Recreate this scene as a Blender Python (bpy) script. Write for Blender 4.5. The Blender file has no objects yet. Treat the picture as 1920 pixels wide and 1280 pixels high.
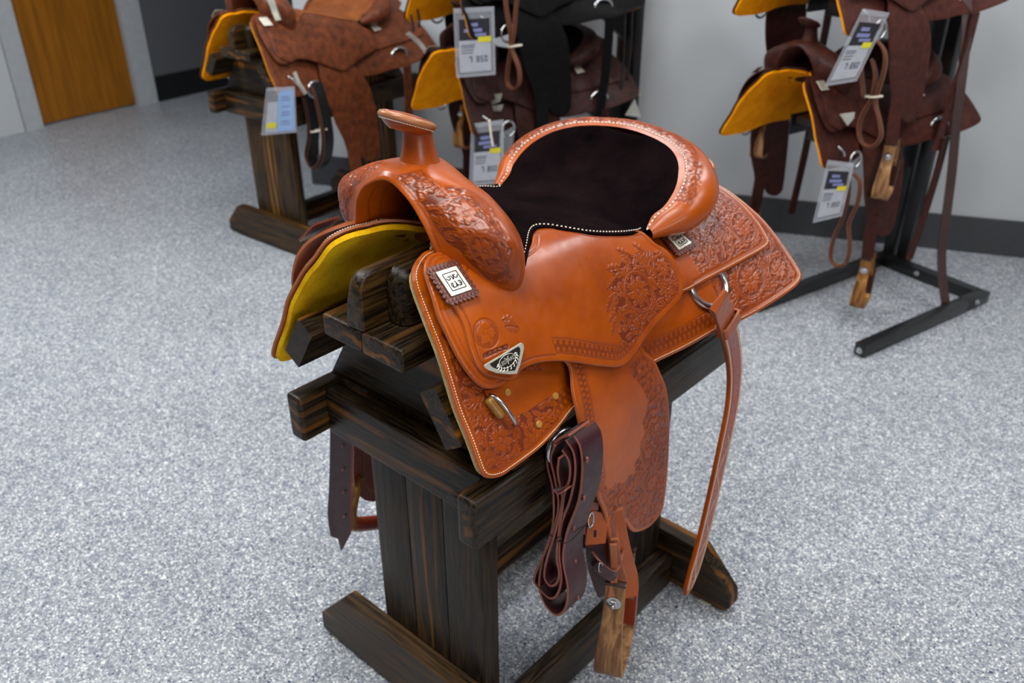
import bpy, bmesh, math, random
import numpy as np
from mathutils import Vector, Matrix
from mathutils.geometry import delaunay_2d_cdt

# ------------------------------------------------------------------ camera
SC = bpy.context.scene
COL = SC.collection
CAM = np.array([0.91139983, -0.68999234, 1.48172419])
RM = np.array([[0.747171, 0.66461976, -0.00400882],
               [-0.32335481, 0.36877457, 0.87146256],
               [0.58066959, -0.64983528, 0.49044566]])      # rows: right, up, back
FPX = 1662.914
cd = bpy.data.cameras.new('camera'); cam = bpy.data.objects.new('camera', cd); COL.objects.link(cam)
mw = Matrix.Identity(4)
for i in range(3):
    for j in range(3): mw[j][i] = RM[i][j]
    mw[i][3] = CAM[i]
cam.matrix_world = mw
cd.sensor_width = 36; cd.lens = FPX/1920*36; cd.clip_start = .05
cd.dof.use_dof = True; cd.dof.focus_distance = 1.20; cd.dof.aperture_fstop = 5.0
SC.camera = cam
# ------------------------------------------------------------------ world, lights, exposure
W = bpy.data.worlds.new('room_light'); SC.world = W; W.use_nodes = True
W.node_tree.nodes['Background'].inputs[0].default_value = (.80, .88, 1.0, 1)
W.node_tree.nodes['Background'].inputs[1].default_value = .12
def area(loc, size, power, col=(1, 1, 1), tgt=None, sy=None):
    l = bpy.data.lights.new('ceiling_panel_light', 'AREA'); l.shape = 'RECTANGLE'
    l.size = size; l.size_y = sy or size; l.energy = power; l.color = col
    o = bpy.data.objects.new('ceiling_panel_light', l); COL.objects.link(o); o.location = loc
    d = Vector(tgt)-Vector(loc) if tgt else Vector((0, 0, -1))
    o.rotation_euler = d.to_track_quat('-Z', 'Y').to_euler(); return o
area((.30, -.55, 2.75), .60, 34, (1, .97, .93), None, 1.2)
area((1.9, 1.2, 2.75), .60, 24, (1, .98, .96), None, 1.2)
area((-.9, 1.1, 2.75), .60, 26, (.97, .99, 1), None, 1.2)
area((-2.4, -.2, 2.75), .60, 74, (.95, .98, 1), None, 1.2)
area((2.4, -1.4, 2.75), .60, 10, (1, .98, .95), None, 1.2)
area((.6, 2.1, 2.75), .60, 24, (.97, .99, 1), None, 1.2)
wl = area((3.93, -.9, 1.35), 2.2, 62, (1, .97, .92), (0, .1, .85), 1.5); wl.name = 'window_daylight'
SC.view_settings.view_transform = 'Standard'
SC.view_settings.look = 'None'
SC.view_settings.exposure = -0.14
SC.view_settings.gamma = 1
SC.view_settings.use_curve_mapping = False

# ------------------------------------------------------------------ helpers
def srgb(r, g, b):
    f = lambda c: ((c/255+.055)/1.055)**2.4 if c/255 > .04045 else c/255/12.92
    return (f(r), f(g), f(b), 1)
def ray(q):
    d = np.array([(q[0]-960)/FPX, -(q[1]-640)/FPX, -1.0]) @ RM
    return d/np.linalg.norm(d)
def at(q, ax, val):
    d = ray(q); return CAM+d*((val-CAM[ax])/d[ax])
def project(P):
    q = (np.asarray(P)-CAM) @ RM.T
    return np.stack([960-FPX*q[..., 0]/q[..., 2], 640+FPX*q[..., 1]/q[..., 2]], -1)
def tag(o, label=None, cat=None, group=None, kind=None):
    if label: o['label'] = label
    if cat: o['category'] = cat
    if group: o['group'] = group
    if kind: o['kind'] = kind
    return o
def thing(name, label, cat, loc=(0, 0, 0), rz=0, group=None):
    o = bpy.data.objects.new(name, None); COL.objects.link(o)
    o.location = loc; o.rotation_euler = (0, 0, rz); o.empty_display_size = .05
    return tag(o, label, cat, group)
def mesh_obj(name, V, F, mat=None, parent=None, smooth=True, attrs=None, mats=None, fm=None):
    me = bpy.data.meshes.new(name)
    V = np.asarray(V, np.float32)
    if isinstance(F, np.ndarray) and F.ndim == 2:
        n, k = F.shape
        me.vertices.add(len(V)); me.vertices.foreach_set('co', V.ravel())
        me.loops.add(n*k); me.loops.foreach_set('vertex_index', F.astype(np.int32).ravel())
        me.polygons.add(n); me.polygons.foreach_set('loop_start', np.arange(0, n*k, k, dtype=np.int32))
        me.update(calc_edges=True)
    else:
        me.from_pydata([tuple(map(float, v)) for v in V], [], [tuple(map(int, f)) for f in F]); me.update()
    for m in (mats or ([mat] if mat else [])): me.materials.append(m)
    if fm is not None: me.polygons.foreach_set('material_index', np.asarray(fm, np.int32))
    if smooth: me.polygons.foreach_set('use_smooth', np.ones(len(me.polygons), bool))
    if attrs:
        for k, v in attrs.items():
            a = me.attributes.new(k, 'FLOAT', 'POINT'); a.data.foreach_set('value', np.asarray(v, np.float32))
    me.validate()
    o = bpy.data.objects.new(name, me); COL.objects.link(o)
    if parent is not None: o.parent = parent
    return o
def bm_obj(name, bm, mat, parent=None, smooth=False, bev=0, seg=2, sharp=40):
    if bev:
        bmesh.ops.bevel(bm, geom=[e for e in bm.edges if e.calc_face_angle(0) > .5], offset=bev, segments=seg, affect='EDGES', profile=.6)
    bmesh.ops.recalc_face_normals(bm, faces=bm.faces)
    me = bpy.data.meshes.new(name); bm.to_mesh(me); bm.free()
    if mat: me.materials.append(mat)
    if smooth or bev:
        me.polygons.foreach_set('use_smooth', np.ones(len(me.polygons), bool))
        me.set_sharp_from_angle(angle=math.radians(sharp))
    o = bpy.data.objects.new(name, me); COL.objects.link(o)
    if parent is not None: o.parent = parent
    return o
def bm_box(bm, a, b, mtx=None):
    a, b = Vector(a), Vector(b)
    M = Matrix.Translation((a+b)/2) @ Matrix.Diagonal((*(abs(b[i]-a[i]) for i in range(3)), 1))
    if mtx: M = mtx @ M
    return bmesh.ops.create_cube(bm, size=1, matrix=M)
def box(name, a, b, mat, parent=None, bev=.004, mtx=None, seg=2):
    bm = bmesh.new(); bm_box(bm, a, b, mtx); return bm_obj(name, bm, mat, parent, bev=bev, seg=seg)
def prism(name, poly, ax, lo, hi, mat, parent=None, bev=.004, seg=2):
    """polygon extruded along axis ax; poly coordinates are the other two axes in order"""
    bm = bmesh.new(); L = []
    for t in (lo, hi):
        r = []
        for p in poly:
            c = list(p); c.insert(ax, t); r.append(bm.verts.new(c))
        L.append(r)
    n = len(poly)
    bm.faces.new(L[0]); bm.faces.new(L[1][::-1])
    for i in range(n): bm.faces.new((L[0][i], L[0][(i+1) % n], L[1][(i+1) % n], L[1][i]))
    return bm_obj(name, bm, mat, parent, bev=bev, seg=seg)
def catmull(P, n, closed=False):
    """resample a point list evenly with a Catmull-Rom spline"""
    P = np.asarray(P, float); m = len(P)
    if closed: Q = np.concatenate([P[-1:], P, P[:2]]); segs = m
    else: Q = np.concatenate([2*P[:1]-P[1:2], P, 2*P[-1:]-P[-2:-1]]); segs = m-1
    t = np.linspace(0, 1, 12, endpoint=False)[:, None]; out = []
    for i in range(segs):
        p0, p1, p2, p3 = Q[i:i+4]
        d = max(np.linalg.norm(p2-p1), 1e-9)
        m1 = (p2-p0)/max(np.linalg.norm(p2-p1)+np.linalg.norm(p1-p0), 1e-9)*d
        m2 = (p3-p1)/max(np.linalg.norm(p3-p2)+np.linalg.norm(p2-p1), 1e-9)*d
        out.append((2*t**3-3*t**2+1)*p1+(t**3-2*t**2+t)*m1+(-2*t**3+3*t**2)*p2+(t**3-t**2)*m2)
    out = np.concatenate(out+([P[:1]] if closed else [P[-1:]]))
    L = np.r_[0, np.cumsum(np.linalg.norm(np.diff(out, axis=0), axis=1))]
    q = np.linspace(0, L[-1], n, endpoint=not closed)
    return np.stack([np.interp(q, L, out[:, k]) for k in range(P.shape[1])], 1)
def length(P): return float(np.linalg.norm(np.diff(np.asarray(P, float), axis=0), axis=1).sum())
def ribbon(name, path, wdir, width, th, mat, parent=None, edge_mat=None, n=None, taper=None):
    """flat strap: path follows the strap, wdir (vector or list) runs across it"""
    n = n or max(8, int(length(path)/.006)); P = catmull(path, n)
    Wd = np.asarray(wdir, float)
    if Wd.ndim == 1: Wd = np.repeat(Wd[None], n, 0)
    else: Wd = catmull(Wd, n) if len(Wd) != n else Wd
    T = np.gradient(P, axis=0); T /= np.linalg.norm(T, axis=1)[:, None]
    Wd = Wd-(Wd*T).sum(1)[:, None]*T; Wd /= np.linalg.norm(Wd, axis=1)[:, None]
    N = np.cross(T, Wd)
    w = np.full(n, width/2)
    if taper is not None: w = w*np.interp(np.linspace(0, 1, n), *taper)
    r = th/2
    prof = [(-1, -.6), (-1, .6), (-.97, 1), (.97, 1), (1, .6), (1, -.6), (.97, -1), (-.97, -1)]
    V = np.stack([P+Wd*(w*a)[:, None]+N*(r*b) for a, b in prof], 1).reshape(-1, 3)
    k = len(prof); F = []; fm = []
    for i in range(n-1):
        for j in range(k):
            F.append((i*k+j, i*k+(j+1) % k, (i+1)*k+(j+1) % k, (i+1)*k+j)); fm.append(1 if j in (0, 1, 3, 4, 5, 7) and edge_mat else 0)
    F.append(tuple(range(k))); F.append(tuple((n-1)*k+j for j in range(k))[::-1]); fm += [1 if edge_mat else 0]*2
    o = mesh_obj(name, V, F, None, parent, smooth=True, mats=[mat]+([edge_mat] if edge_mat else []), fm=fm)
    o.data.set_sharp_from_angle(angle=math.radians(35)); return o
def tube(name, path, r, mat, parent=None, n=None, k=10, closed=False, flat=1.0, taper=None):
    n = n or max(8, int(length(path)/.005)); P = catmull(path, n, closed)
    if closed: T = np.roll(P, -1, 0)-np.roll(P, 1, 0)
    else: T = np.gradient(P, axis=0)
    T /= np.linalg.norm(T, axis=1)[:, None]
    a = np.array([0, 0, 1.]) if abs(T[0][2]) < .9 else np.array([1., 0, 0]); A = []
    for i in range(n):
        a = a-a@T[i]*T[i]; a /= np.linalg.norm(a); A.append(a)
    A = np.array(A); B = np.cross(T, A); V = []
    rr = np.full(n, r)
    if taper is not None: rr = rr*np.interp(np.linspace(0, 1, n), *taper)
    for j in range(k):
        c, s = math.cos(2*math.pi*j/k), math.sin(2*math.pi*j/k)
        V.append(P+A*(rr*c)[:, None]+B*(rr*s*flat)[:, None])
    V = np.stack(V, 1).reshape(-1, 3); F = []
    for i in range(n if closed else n-1):
        for j in range(k): F.append((i*k+j, i*k+(j+1) % k, ((i+1) % n)*k+(j+1) % k, ((i+1) % n)*k+j))
    if not closed: F += [tuple(range(k))[::-1], tuple((n-1)*k+j for j in range(k))]
    return mesh_obj(name, V, F, mat, parent)
def lathe(name, prof, mat, parent=None, mtx=None, k=32, sx=1, sy=1):
    V = []; F = []
    for r, z in prof:
        for j in range(k): a = 2*math.pi*j/k; V.append((r*math.cos(a)*sx, r*math.sin(a)*sy, z))
    for i in range(len(prof)-1):
        for j in range(k): F.append((i*k+j, i*k+(j+1) % k, (i+1)*k+(j+1) % k, (i+1)*k+j))
    F += [tuple(range(k))[::-1], tuple((len(prof)-1)*k+j for j in range(k))]
    V = np.array(V)
    if mtx is not None:
        M = np.array(mtx); V = V @ M[:3, :3].T+M[:3, 3]
    o = mesh_obj(name, V, F, mat, parent); o.data.set_sharp_from_angle(angle=math.radians(50)); return o

# ------------------------------------------------------------------ materials
def nt(name):
    m = bpy.data.materials.new(name); m.use_nodes = True; t = m.node_tree
    return m, t, t.nodes['Principled BSDF'], lambda ty, **k: node(t, ty, k)
def node(t, ty, k):
    n = t.nodes.new('ShaderNode'+ty)
    for a, b in k.items():
        if a.startswith('i_'):
            key = a[2:]; key = int(key) if key.isdigit() else key.replace('_', ' ')
            n.inputs[key].default_value = b
        else: setattr(n, a, b)
    return n
def mixc(t, fac, a, b, mode='MIX'):
    n = t.nodes.new('ShaderNodeMix'); n.data_type = 'RGBA'; n.blend_type = mode
    for s, v in ((0, fac), (6, a), (7, b)):
        if isinstance(v, bpy.types.NodeSocket): t.links.new(v, n.inputs[s])
        else: n.inputs[s].default_value = v
    return n.outputs[2]
def ramp(t, src, stops, interp='LINEAR'):
    n = t.nodes.new('ShaderNodeValToRGB'); n.color_ramp.interpolation = interp
    e = n.color_ramp.elements
    while len(e) < len(stops): e.new(.5)
    for k, (p, c) in enumerate(stops): e[k].position = p; e[k].color = c if len(c) == 4 else (*c, 1)
    t.links.new(src, n.inputs[0]); return n.outputs[0]
def noise(t, scale, detail=3, rough=.55, vec=None, sock='Fac', dist=0):
    n = node(t, 'TexNoise', dict(i_Scale=scale, i_Detail=detail, i_Roughness=rough, i_Distortion=dist))
    if vec is not None: t.links.new(vec, n.inputs['Vector'])
    return n.outputs[sock]
def coords(t, scale=(1, 1, 1), out='Object', rot=(0, 0, 0)):
    tc = t.nodes.new('ShaderNodeTexCoord'); mp = t.nodes.new('ShaderNodeMapping')
    mp.inputs['Scale'].default_value = scale; mp.inputs['Rotation'].default_value = rot
    t.links.new(tc.outputs[out], mp.inputs['Vector']); return mp.outputs[0]
def bump(t, bs, h, strength=.3, dist=.001, prev=None):
    b = node(t, 'Bump', dict(i_Strength=strength, i_Distance=dist)); t.links.new(h, b.inputs['Height'])
    if prev is not None: t.links.new(prev, b.inputs['Normal'])
    t.links.new(b.outputs[0], bs.inputs['Normal']); return b.outputs[0]
def leather(name, c1, c2, dark, rough=.32, coat=.25, grain=.25, tooled=True, spec=.5, blotch=9):
    m, t, bs, N = nt(name); v = coords(t)
    f = ramp(t, noise(t, blotch, 4, .6, v), [(.3, (0, 0, 0)), (.7, (1, 1, 1))])
    c = mixc(t, f, c1, c2)
    if tooled:
        a = N('Attribute', attribute_name='tool'); c = mixc(t, a.outputs['Fac'], c, dark)
    t.links.new(c, bs.inputs['Base Color'])
    r = ramp(t, noise(t, 60, 3, .6, v), [(.3, (rough-.06,)*3), (.75, (rough+.12,)*3)])
    t.links.new(r, bs.inputs['Roughness'])
    bs.inputs['Coat Weight'].default_value = coat; bs.inputs['Coat Roughness'].default_value = .22
    bs.inputs['Specular IOR Level'].default_value = spec
    vo = N('TexVoronoi', i_Scale=520); t.links.new(v, vo.inputs['Vector'])
    b1 = bump(t, bs, vo.outputs['Distance'], grain*.5, .0004)
    bump(t, bs, noise(t, 35, 4, .6, v), grain, .0016, b1)
    return m
def plain(name, col, rough=.5, metal=0, coat=0, bumpn=None, spec=.5):
    m, t, bs, N = nt(name); bs.inputs['Base Color'].default_value = col
    bs.inputs['Roughness'].default_value = rough; bs.inputs['Metallic'].default_value = metal
    bs.inputs['Coat Weight'].default_value = coat; bs.inputs['Specular IOR Level'].default_value = spec
    v = coords(t)
    f = noise(t, 30, 4, .6, v); c = mixc(t, f, tuple(x*.8 for x in col[:3])+(1,), tuple(min(1, x*1.15) for x in col[:3])+(1,))
    t.links.new(c, bs.inputs['Base Color'])
    if bumpn: bump(t, bs, noise(t, bumpn[0], 4, .6, v), bumpn[1], bumpn[2])
    return m
def fuzzy(name, c1, c2, scale=220, rough=.95, big=14, spec=.15):
    m, t, bs, N = nt(name); v = coords(t)
    a = noise(t, big, 5, .65, v); b = noise(t, scale, 3, .7, v)
    c = mixc(t, ramp(t, a, [(.35, (0, 0, 0)), (.68, (1, 1, 1))]), c1, c2)
    c = mixc(t, ramp(t, b, [(.3, (.22,)*3), (.55, (0, 0, 0))]), c, tuple(x*.45 for x in c1[:3])+(1,))
    t.links.new(c, bs.inputs['Base Color']); bs.inputs['Roughness'].default_value = rough
    bs.inputs['Specular IOR Level'].default_value = spec
    b1 = bump(t, bs, b, .8, .0015); bump(t, bs, a, .6, .004, b1); return m
def wood(name, axis, dark, mid, streak, sw=.35, rough=.38, ring=55, coat=.15):
    m, t, bs, N = nt(name)
    s = [1, 1, 1]; s[axis] = .06; v = coords(t, tuple(s))
    w = noise(t, ring, 5, .65, v, dist=.6)
    big = noise(t, 7, 3, .6, v, dist=1.2)
    wv = N('TexWave', wave_type='BANDS', bands_direction=('Y', 'Z', 'X')[axis], i_Scale=11, i_Distortion=9, i_Detail=3, i_Detail_Scale=1.3)
    s2 = [1, 1, 1]; s2[axis] = .12; v2 = coords(t, tuple(s2)); t.links.new(v2, wv.inputs['Vector'])
    c = mixc(t, ramp(t, w, [(.40, (0, 0, 0)), (.62, (1, 1, 1))]), dark, mid)
    k = ramp(t, wv.outputs['Fac'], [(.55, (0, 0, 0)), (.95, (1, 1, 1))])
    k2 = ramp(t, big, [(.5, (0, 0, 0)), (.72, (1, 1, 1))])
    mm = N('Math', operation='MULTIPLY'); t.links.new(k, mm.inputs[0]); t.links.new(k2, mm.inputs[1])
    m3 = N('Math', operation='MULTIPLY', i_1=sw*2.2); t.links.new(mm.outputs[0], m3.inputs[0]); m3.use_clamp = True
    c = mixc(t, m3.outputs[0], c, streak)
    t.links.new(c, bs.inputs['Base Color'])
    t.links.new(ramp(t, w, [(.3, (rough-.05,)*3), (.7, (rough+.15,)*3)]), bs.inputs['Roughness'])
    bs.inputs['Coat Weight'].default_value = coat; bs.inputs['Coat Roughness'].default_value = .25; bs.inputs['Specular IOR Level'].default_value = .28
    b1 = bump(t, bs, w, .6, .0015); bump(t, bs, wv.outputs['Fac'], .25, .001, b1)
    return m
OR1, OR2 = srgb(180, 82, 0), srgb(128, 50, 4)
L_MAIN = leather('tan_leather', OR1, OR2, srgb(104, 40, 16), .33, .20, .16, spec=.40, blotch=5)
L_EDGE = leather('cut_leather_edge', srgb(176, 104, 66), srgb(150, 84, 52), srgb(90, 40, 20), .5, .05, .2, tooled=False)
L_RED = leather('russet_leather', srgb(150, 52, 20), srgb(118, 40, 18), srgb(56, 18, 8), .30, .3, .22)
L_BURG = leather('burgundy_leather', srgb(62, 24, 30), srgb(44, 17, 22), srgb(20, 8, 8), .42, .08, .12, tooled=False)
L_BEDGE = leather('burgundy_cut_edge', srgb(150, 88, 72), srgb(128, 72, 58), srgb(60, 30, 20), .6, 0, .2, tooled=False)
L_ROSE = leather('russet_rosette_leather', srgb(104, 46, 28), srgb(76, 30, 20), srgb(18, 6, 4), .36, .2, .3)
L_DKBROWN = leather('dark_brown_leather', srgb(58, 26, 18), srgb(42, 18, 14), srgb(18, 6, 4), .36, .2, .3)
L_RAW = leather('rawhide_edge', srgb(168, 108, 66), srgb(130, 76, 42), srgb(90, 50, 30), .38, .3, .2, tooled=False)
FLEECE = fuzzy('yellow_fleece', srgb(226, 160, 4), srgb(255, 214, 30))
FLEECE_EDGE = fuzzy('cream_wool_edge', srgb(170, 148, 96), srgb(204, 186, 136), 300)
SUEDE = fuzzy('black_suede', srgb(5, 3, 4), srgb(26, 15, 17), 500, .97, 7, .02)
THREAD = plain('white_thread', srgb(226, 214, 196), .7)
GOLDTH = plain('tan_thread', srgb(190, 150, 90), .7)
BLACKTH = plain('black_cord', srgb(14, 12, 12), .6)
STEEL = plain('brushed_steel', srgb(196, 198, 200), .22, 1)
SILVER = plain('engraved_silver', srgb(244, 240, 226), .38, .75)
SILVD = plain('blackened_engraving', srgb(38, 32, 28), .5, .4)
BRASS = plain('brass', srgb(232, 178, 92), .35, .6)
HORNM = leather('amber_horn', srgb(150, 108, 34), srgb(112, 70, 24), srgb(60, 30, 10), .22, .5, .1, tooled=False, blotch=60)
WOODS = [wood('espresso_wood', a, srgb(5, 4, 2), srgb(58, 44, 26), srgb(124, 76, 20), .8, .36, ring=170, coat=.0) for a in range(3)]
WOODL = [wood('honey_streaked_wood', a, srgb(18, 12, 6), srgb(78, 54, 22), srgb(164, 110, 26), 1.2, .38, ring=90, coat=.02) for a in range(3)]
STIRW = wood('ash_wood', 2, srgb(112, 76, 48), srgb(176, 132, 88), srgb(90, 56, 34), .35, .5, 70, .05)
STIRW2 = wood('worn_ash_wood', 2, srgb(100, 62, 28), srgb(168, 116, 56), srgb(70, 40, 16), .5, .4, 70, .1)
# ------------------------------------------------------------------ draped surfaces (y along the saddle, s down the side)
class Surf:
    def __init__(self, keys, smax=.62):
        self.ys = np.array([k[0] for k in keys], float); self.ds = .002
        self.s = np.arange(0, smax, self.ds); T = []
        for _, poly in keys:
            P = catmull(poly, 300); L = np.r_[0, np.cumsum(np.linalg.norm(np.diff(P, axis=0), axis=1))]
            a = np.stack([np.interp(self.s, L, P[:, k]) for k in (0, 1)], 1)
            over = self.s > L[-1]
            d = (P[-1]-P[-8]); d /= np.linalg.norm(d)
            a[over] = P[-1]+d*(self.s[over]-L[-1])[:, None]; T.append(a)
        T = np.array(T); self.dy = .004; self.y0 = self.ys[0]
        yy = np.arange(self.ys[0], self.ys[-1]+1e-9, self.dy); G = np.zeros((len(yy),)+T.shape[1:])
        mm = np.gradient(T, self.ys, axis=0)
        for i, y in enumerate(yy):
            k = int(np.clip(np.searchsorted(self.ys, y)-1, 0, len(self.ys)-2)); h = self.ys[k+1]-self.ys[k]; t = (y-self.ys[k])/h
            G[i] = (2*t**3-3*t**2+1)*T[k]+(t**3-2*t**2+t)*h*mm[k]+(-2*t**3+3*t**2)*T[k+1]+(t**3-t**2)*h*mm[k+1]
        self.G = G
    def P(self, u, v):
        u = np.asarray(u, float); v = np.asarray(v, float)
        a = np.clip((u-self.y0)/self.dy, 0, len(self.G)-1.001); b = np.clip(v/self.ds, 0, len(self.s)-1.001)
        i = a.astype(int); j = b.astype(int); fa = (a-i)[..., None]; fb = (b-j)[..., None]; G = self.G
        q = (G[i, j]*(1-fa)*(1-fb)+G[i+1, j]*fa*(1-fb)+G[i, j+1]*(1-fa)*fb+G[i+1, j+1]*fa*fb)
        return np.stack([q[..., 0], u, q[..., 1]], -1)
    def N(self, u, v, e=.006):
        du = self.P(u+e, v)-self.P(u-e, v); dv = self.P(u, np.asarray(v)+e)-self.P(u, np.maximum(np.asarray(v)-e, 0))
        n = np.cross(du, dv); n /= np.linalg.norm(n, axis=-1)[..., None]+1e-12
        return n*np.where(n[..., 2:3]+.3*n[..., 0:1] < 0, -1, 1)
    def at(self, u, v, off=0): return self.P(u, v)+self.N(u, v)*off
    def uv(self, px, off=0):
        """pixel points of the photograph -> (y, s) on this surface"""
        if not hasattr(self, 'grid') or self.goff != off:
            U, V = np.meshgrid(np.arange(self.y0, self.ys[-1], .012), np.arange(0, self.s[-1], .012), indexing='ij')
            self.grid = (U, V, project(self.at(U, V, off)), self.at(U, V, off)); self.goff = off
        U, V, PX, PP = self.grid; out = []
        dist = np.linalg.norm(PP-CAM, axis=-1)
        for q in px:
            d = np.linalg.norm(PX-np.array(q), axis=-1); dd = d+np.where(d < 14, 0, 0)
            c = np.argsort(dd.ravel())[:6]; c = c[np.argmin(dist.ravel()[c]+dd.ravel()[c]*.004)]
            x = np.array([U.ravel()[c], V.ravel()[c]])
            for _ in range(12):
                f0 = project(self.at(x[0], x[1], off)); J = np.zeros((2, 2)); e = 1e-4
                J[:, 0] = (project(self.at(x[0]+e, x[1], off))-f0)/e; J[:, 1] = (project(self.at(x[0], x[1]+e, off))-f0)/e
                st = np.linalg.lstsq(J, np.array(q)-f0, rcond=1e-3)[0]; st = np.clip(st, -.03, .03); x = x+st
                x[1] = max(x[1], 0)
            out.append(x)
        return np.array(out)
def seg_dist(P, poly, closed=True):
    """distance of points to a polyline and the arc length there"""
    A = np.asarray(poly, float); B = np.roll(A, -1, 0) if closed else A[1:]
    if not closed: A = A[:-1]
    L = np.linalg.norm(B-A, axis=1); cum = np.r_[0, np.cumsum(L)][:-1]
    D = np.empty(len(P)); S = np.empty(len(P))
    for k in range(0, len(P), 20000):
        p = P[k:k+20000, None]; d = B-A
        t = np.clip(((p-A)*d).sum(2)/(L**2+1e-15), 0, 1)
        r = np.linalg.norm(p-(A+t[..., None]*d), axis=2); j = r.argmin(1); ii = np.arange(len(j))
        D[k:k+20000] = r[ii, j]; S[k:k+20000] = cum[j]+t[ii, j]*L[j]
    return D, S
def inside(P, poly):
    x, y = P[:, 0], P[:, 1]; c = np.zeros(len(P), bool); A = np.asarray(poly); B = np.roll(A, -1, 0)
    for a, b in zip(A, B):
        m = ((a[1] > y) != (b[1] > y)); xi = (b[0]-a[0])*(y-a[1])/(b[1]-a[1]+1e-15)+a[0]; c ^= m & (x < xi)
    return c
def sst(a, b, x): t = np.clip((x-a)/(b-a), 0, 1); return t*t*(3-2*t)

# ------------------------------------------------------------------ carving patterns: heights in 0..1 above the struck-down ground
def c_flower(U, V, H, cx, cy, R, rot, n=5):
    dx, dy = U-cx, V-cy; r = np.hypot(dx, dy)/R; m = r < 1.05; 
    if not m.any(): return
    th = np.arctan2(dy, dx)[m]-rot; r = r[m]
    pet = .60+.38*np.abs(np.cos(n/2*th))**.55
    h = .85-.55*np.exp(-((np.abs(np.cos(n/2*th)))/.16)**2)*(r > .25)+.16*np.cos(th*n*4.0)*(r > .3)-.35*np.exp(-((r-pet*.93)/.03)**2)*0
    h = h*(.75+.3*r)
    cen = r < .27; h = np.where(cen, .8+.35*np.cos(dx[m]/R*42)*np.cos(dy[m]/R*42), h)
    h = np.where(np.abs(r-.27) < .035, .15, h); h = np.where(r < pet, h, 0)
    H[m] = np.maximum(H[m]*(r >= pet), h)
def c_leaf(U, V, H, cx, cy, L, Wd, rot, bend=0.):
    dx, dy = U-cx, V-cy; m = np.hypot(dx, dy) < L*1.1
    if not m.any(): return
    dx, dy = dx[m], dy[m]; x = dx*math.cos(rot)+dy*math.sin(rot); y = -dx*math.sin(rot)+dy*math.cos(rot)
    t = x/L; y = y-bend*L*t*t; w = Wd*np.sin(np.pi*np.clip(t, 0, 1))**.75*(1+.22*np.cos(t*26))
    q = (t > 0) & (t < 1) & (np.abs(y) < w)
    h = .62+.22*np.cos((t*L*1.0-np.abs(y)*1.6)/L*30)-.55*np.exp(-(y/(Wd*.12))**2)+.25*(np.abs(y)/(Wd+1e-9))
    mi = np.where(m)[0][q]; H[mi] = np.maximum(H[mi]*.0, np.clip(h[q], .05, 1.1))
def c_ring(U, V, H, cx, cy, r0, r1, rot=0, a0=-9, a1=9, k=1.5):
    dx, dy = U-cx, V-cy; r = np.hypot(dx, dy); m = (r > r0*.9) & (r < r1*1.25)
    if not m.any(): return
    th = (np.arctan2(dy, dx)-rot+np.pi) % (2*np.pi)-np.pi; r = r[m]; th = th[m]; ok = (th > a0) & (th < a1)
    ro = r1*(1+.07*np.abs(np.cos(th*9))); q = ok & (r > r0) & (r < ro); tt = (r-r0)/(r1-r0)
    h = .55+.35*np.cos(tt*2*np.pi*k+.5)+.12*np.cos(th*40+tt*5)
    mi = np.where(m)[0][q]; H[mi] = np.clip(h[q], .05, 1)
def medallion(U, V, H, cx, cy, R, rot=0, leaves=7, n=5):
    for k in range(leaves):
        a = rot+2*math.pi*k/leaves; c_leaf(U, V, H, cx+.86*R*math.cos(a), cy+.86*R*math.sin(a), R*.75, R*.22, a+1.0, .35)
    H[np.hypot(U-cx, V-cy) < R*.8] = 0
    c_ring(U, V, H, cx, cy, R*.80, R*1.0, rot)
    for k in range(9):
        a = rot+.4+2*math.pi*k/9; c_leaf(U, V, H, cx+.34*R*math.cos(a), cy+.34*R*math.sin(a), R*.46, R*.13, a+.25, .2)
    c_flower(U, V, H, cx, cy, R*.56, rot, n)
def carve(U, V, region, meds, rng, step=.017, fill=True):
    """region: 0..1 mask of the carved ground; returns height 0..1 and ground mask"""
    H = np.zeros(len(U))
    if fill and region.any():
        u0, u1, v0, v1 = U[region > .5].min(), U[region > .5].max(), V[region > .5].min(), V[region > .5].max()
        for a in np.arange(u0, u1, step):
            for b in np.arange(v0, v1, step):
                x, y = a+rng.uniform(-.3, .3)*step, b+rng.uniform(-.3, .3)*step
                if any(math.hypot(x-m[0], y-m[1]) < m[2]*1.02 for m in meds): continue
                rot = 2.2*math.sin(x*31)+2*math.cos(y*37)+rng.uniform(-.5, .5)
                c_leaf(U, V, H, x, y, step*1.45, step*.42, rot, rng.uniform(-.6, .6))
    for m in meds: medallion(U, V, H, *m)
    return H
def band(d, s, a, b, p):
    """stamped border between distances a and b from an edge, period p along it"""
    t = (d-a)/(b-a); m = (t > 0) & (t < 1); k = np.round(t*2)
    x = s/p+.5*(np.floor(t*2) % 2); fx = x-np.floor(x)-.5; ty = (t*2)%1-.5
    h = .9-np.hypot(fx*1.7, ty*1.2)*1.5+.18*np.cos(np.arctan2(ty, fx)*10)
    h = np.clip(h, 0, 1)+.5*np.exp(-((np.abs(t-.5)-.46)/.03)**2)
    return np.where(m, np.clip(h, 0, 1), 0), m
def groove(d, at, w=.0009): return np.exp(-((d-at)/w)**2)
def beads(d, s, at, p, r=.35):
    fx = (s/p) % 1-.5; return np.clip(1-np.hypot(fx*p, d-at)/(p*r*1.25), 0, 1)**.5
AMP = .0016
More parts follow.
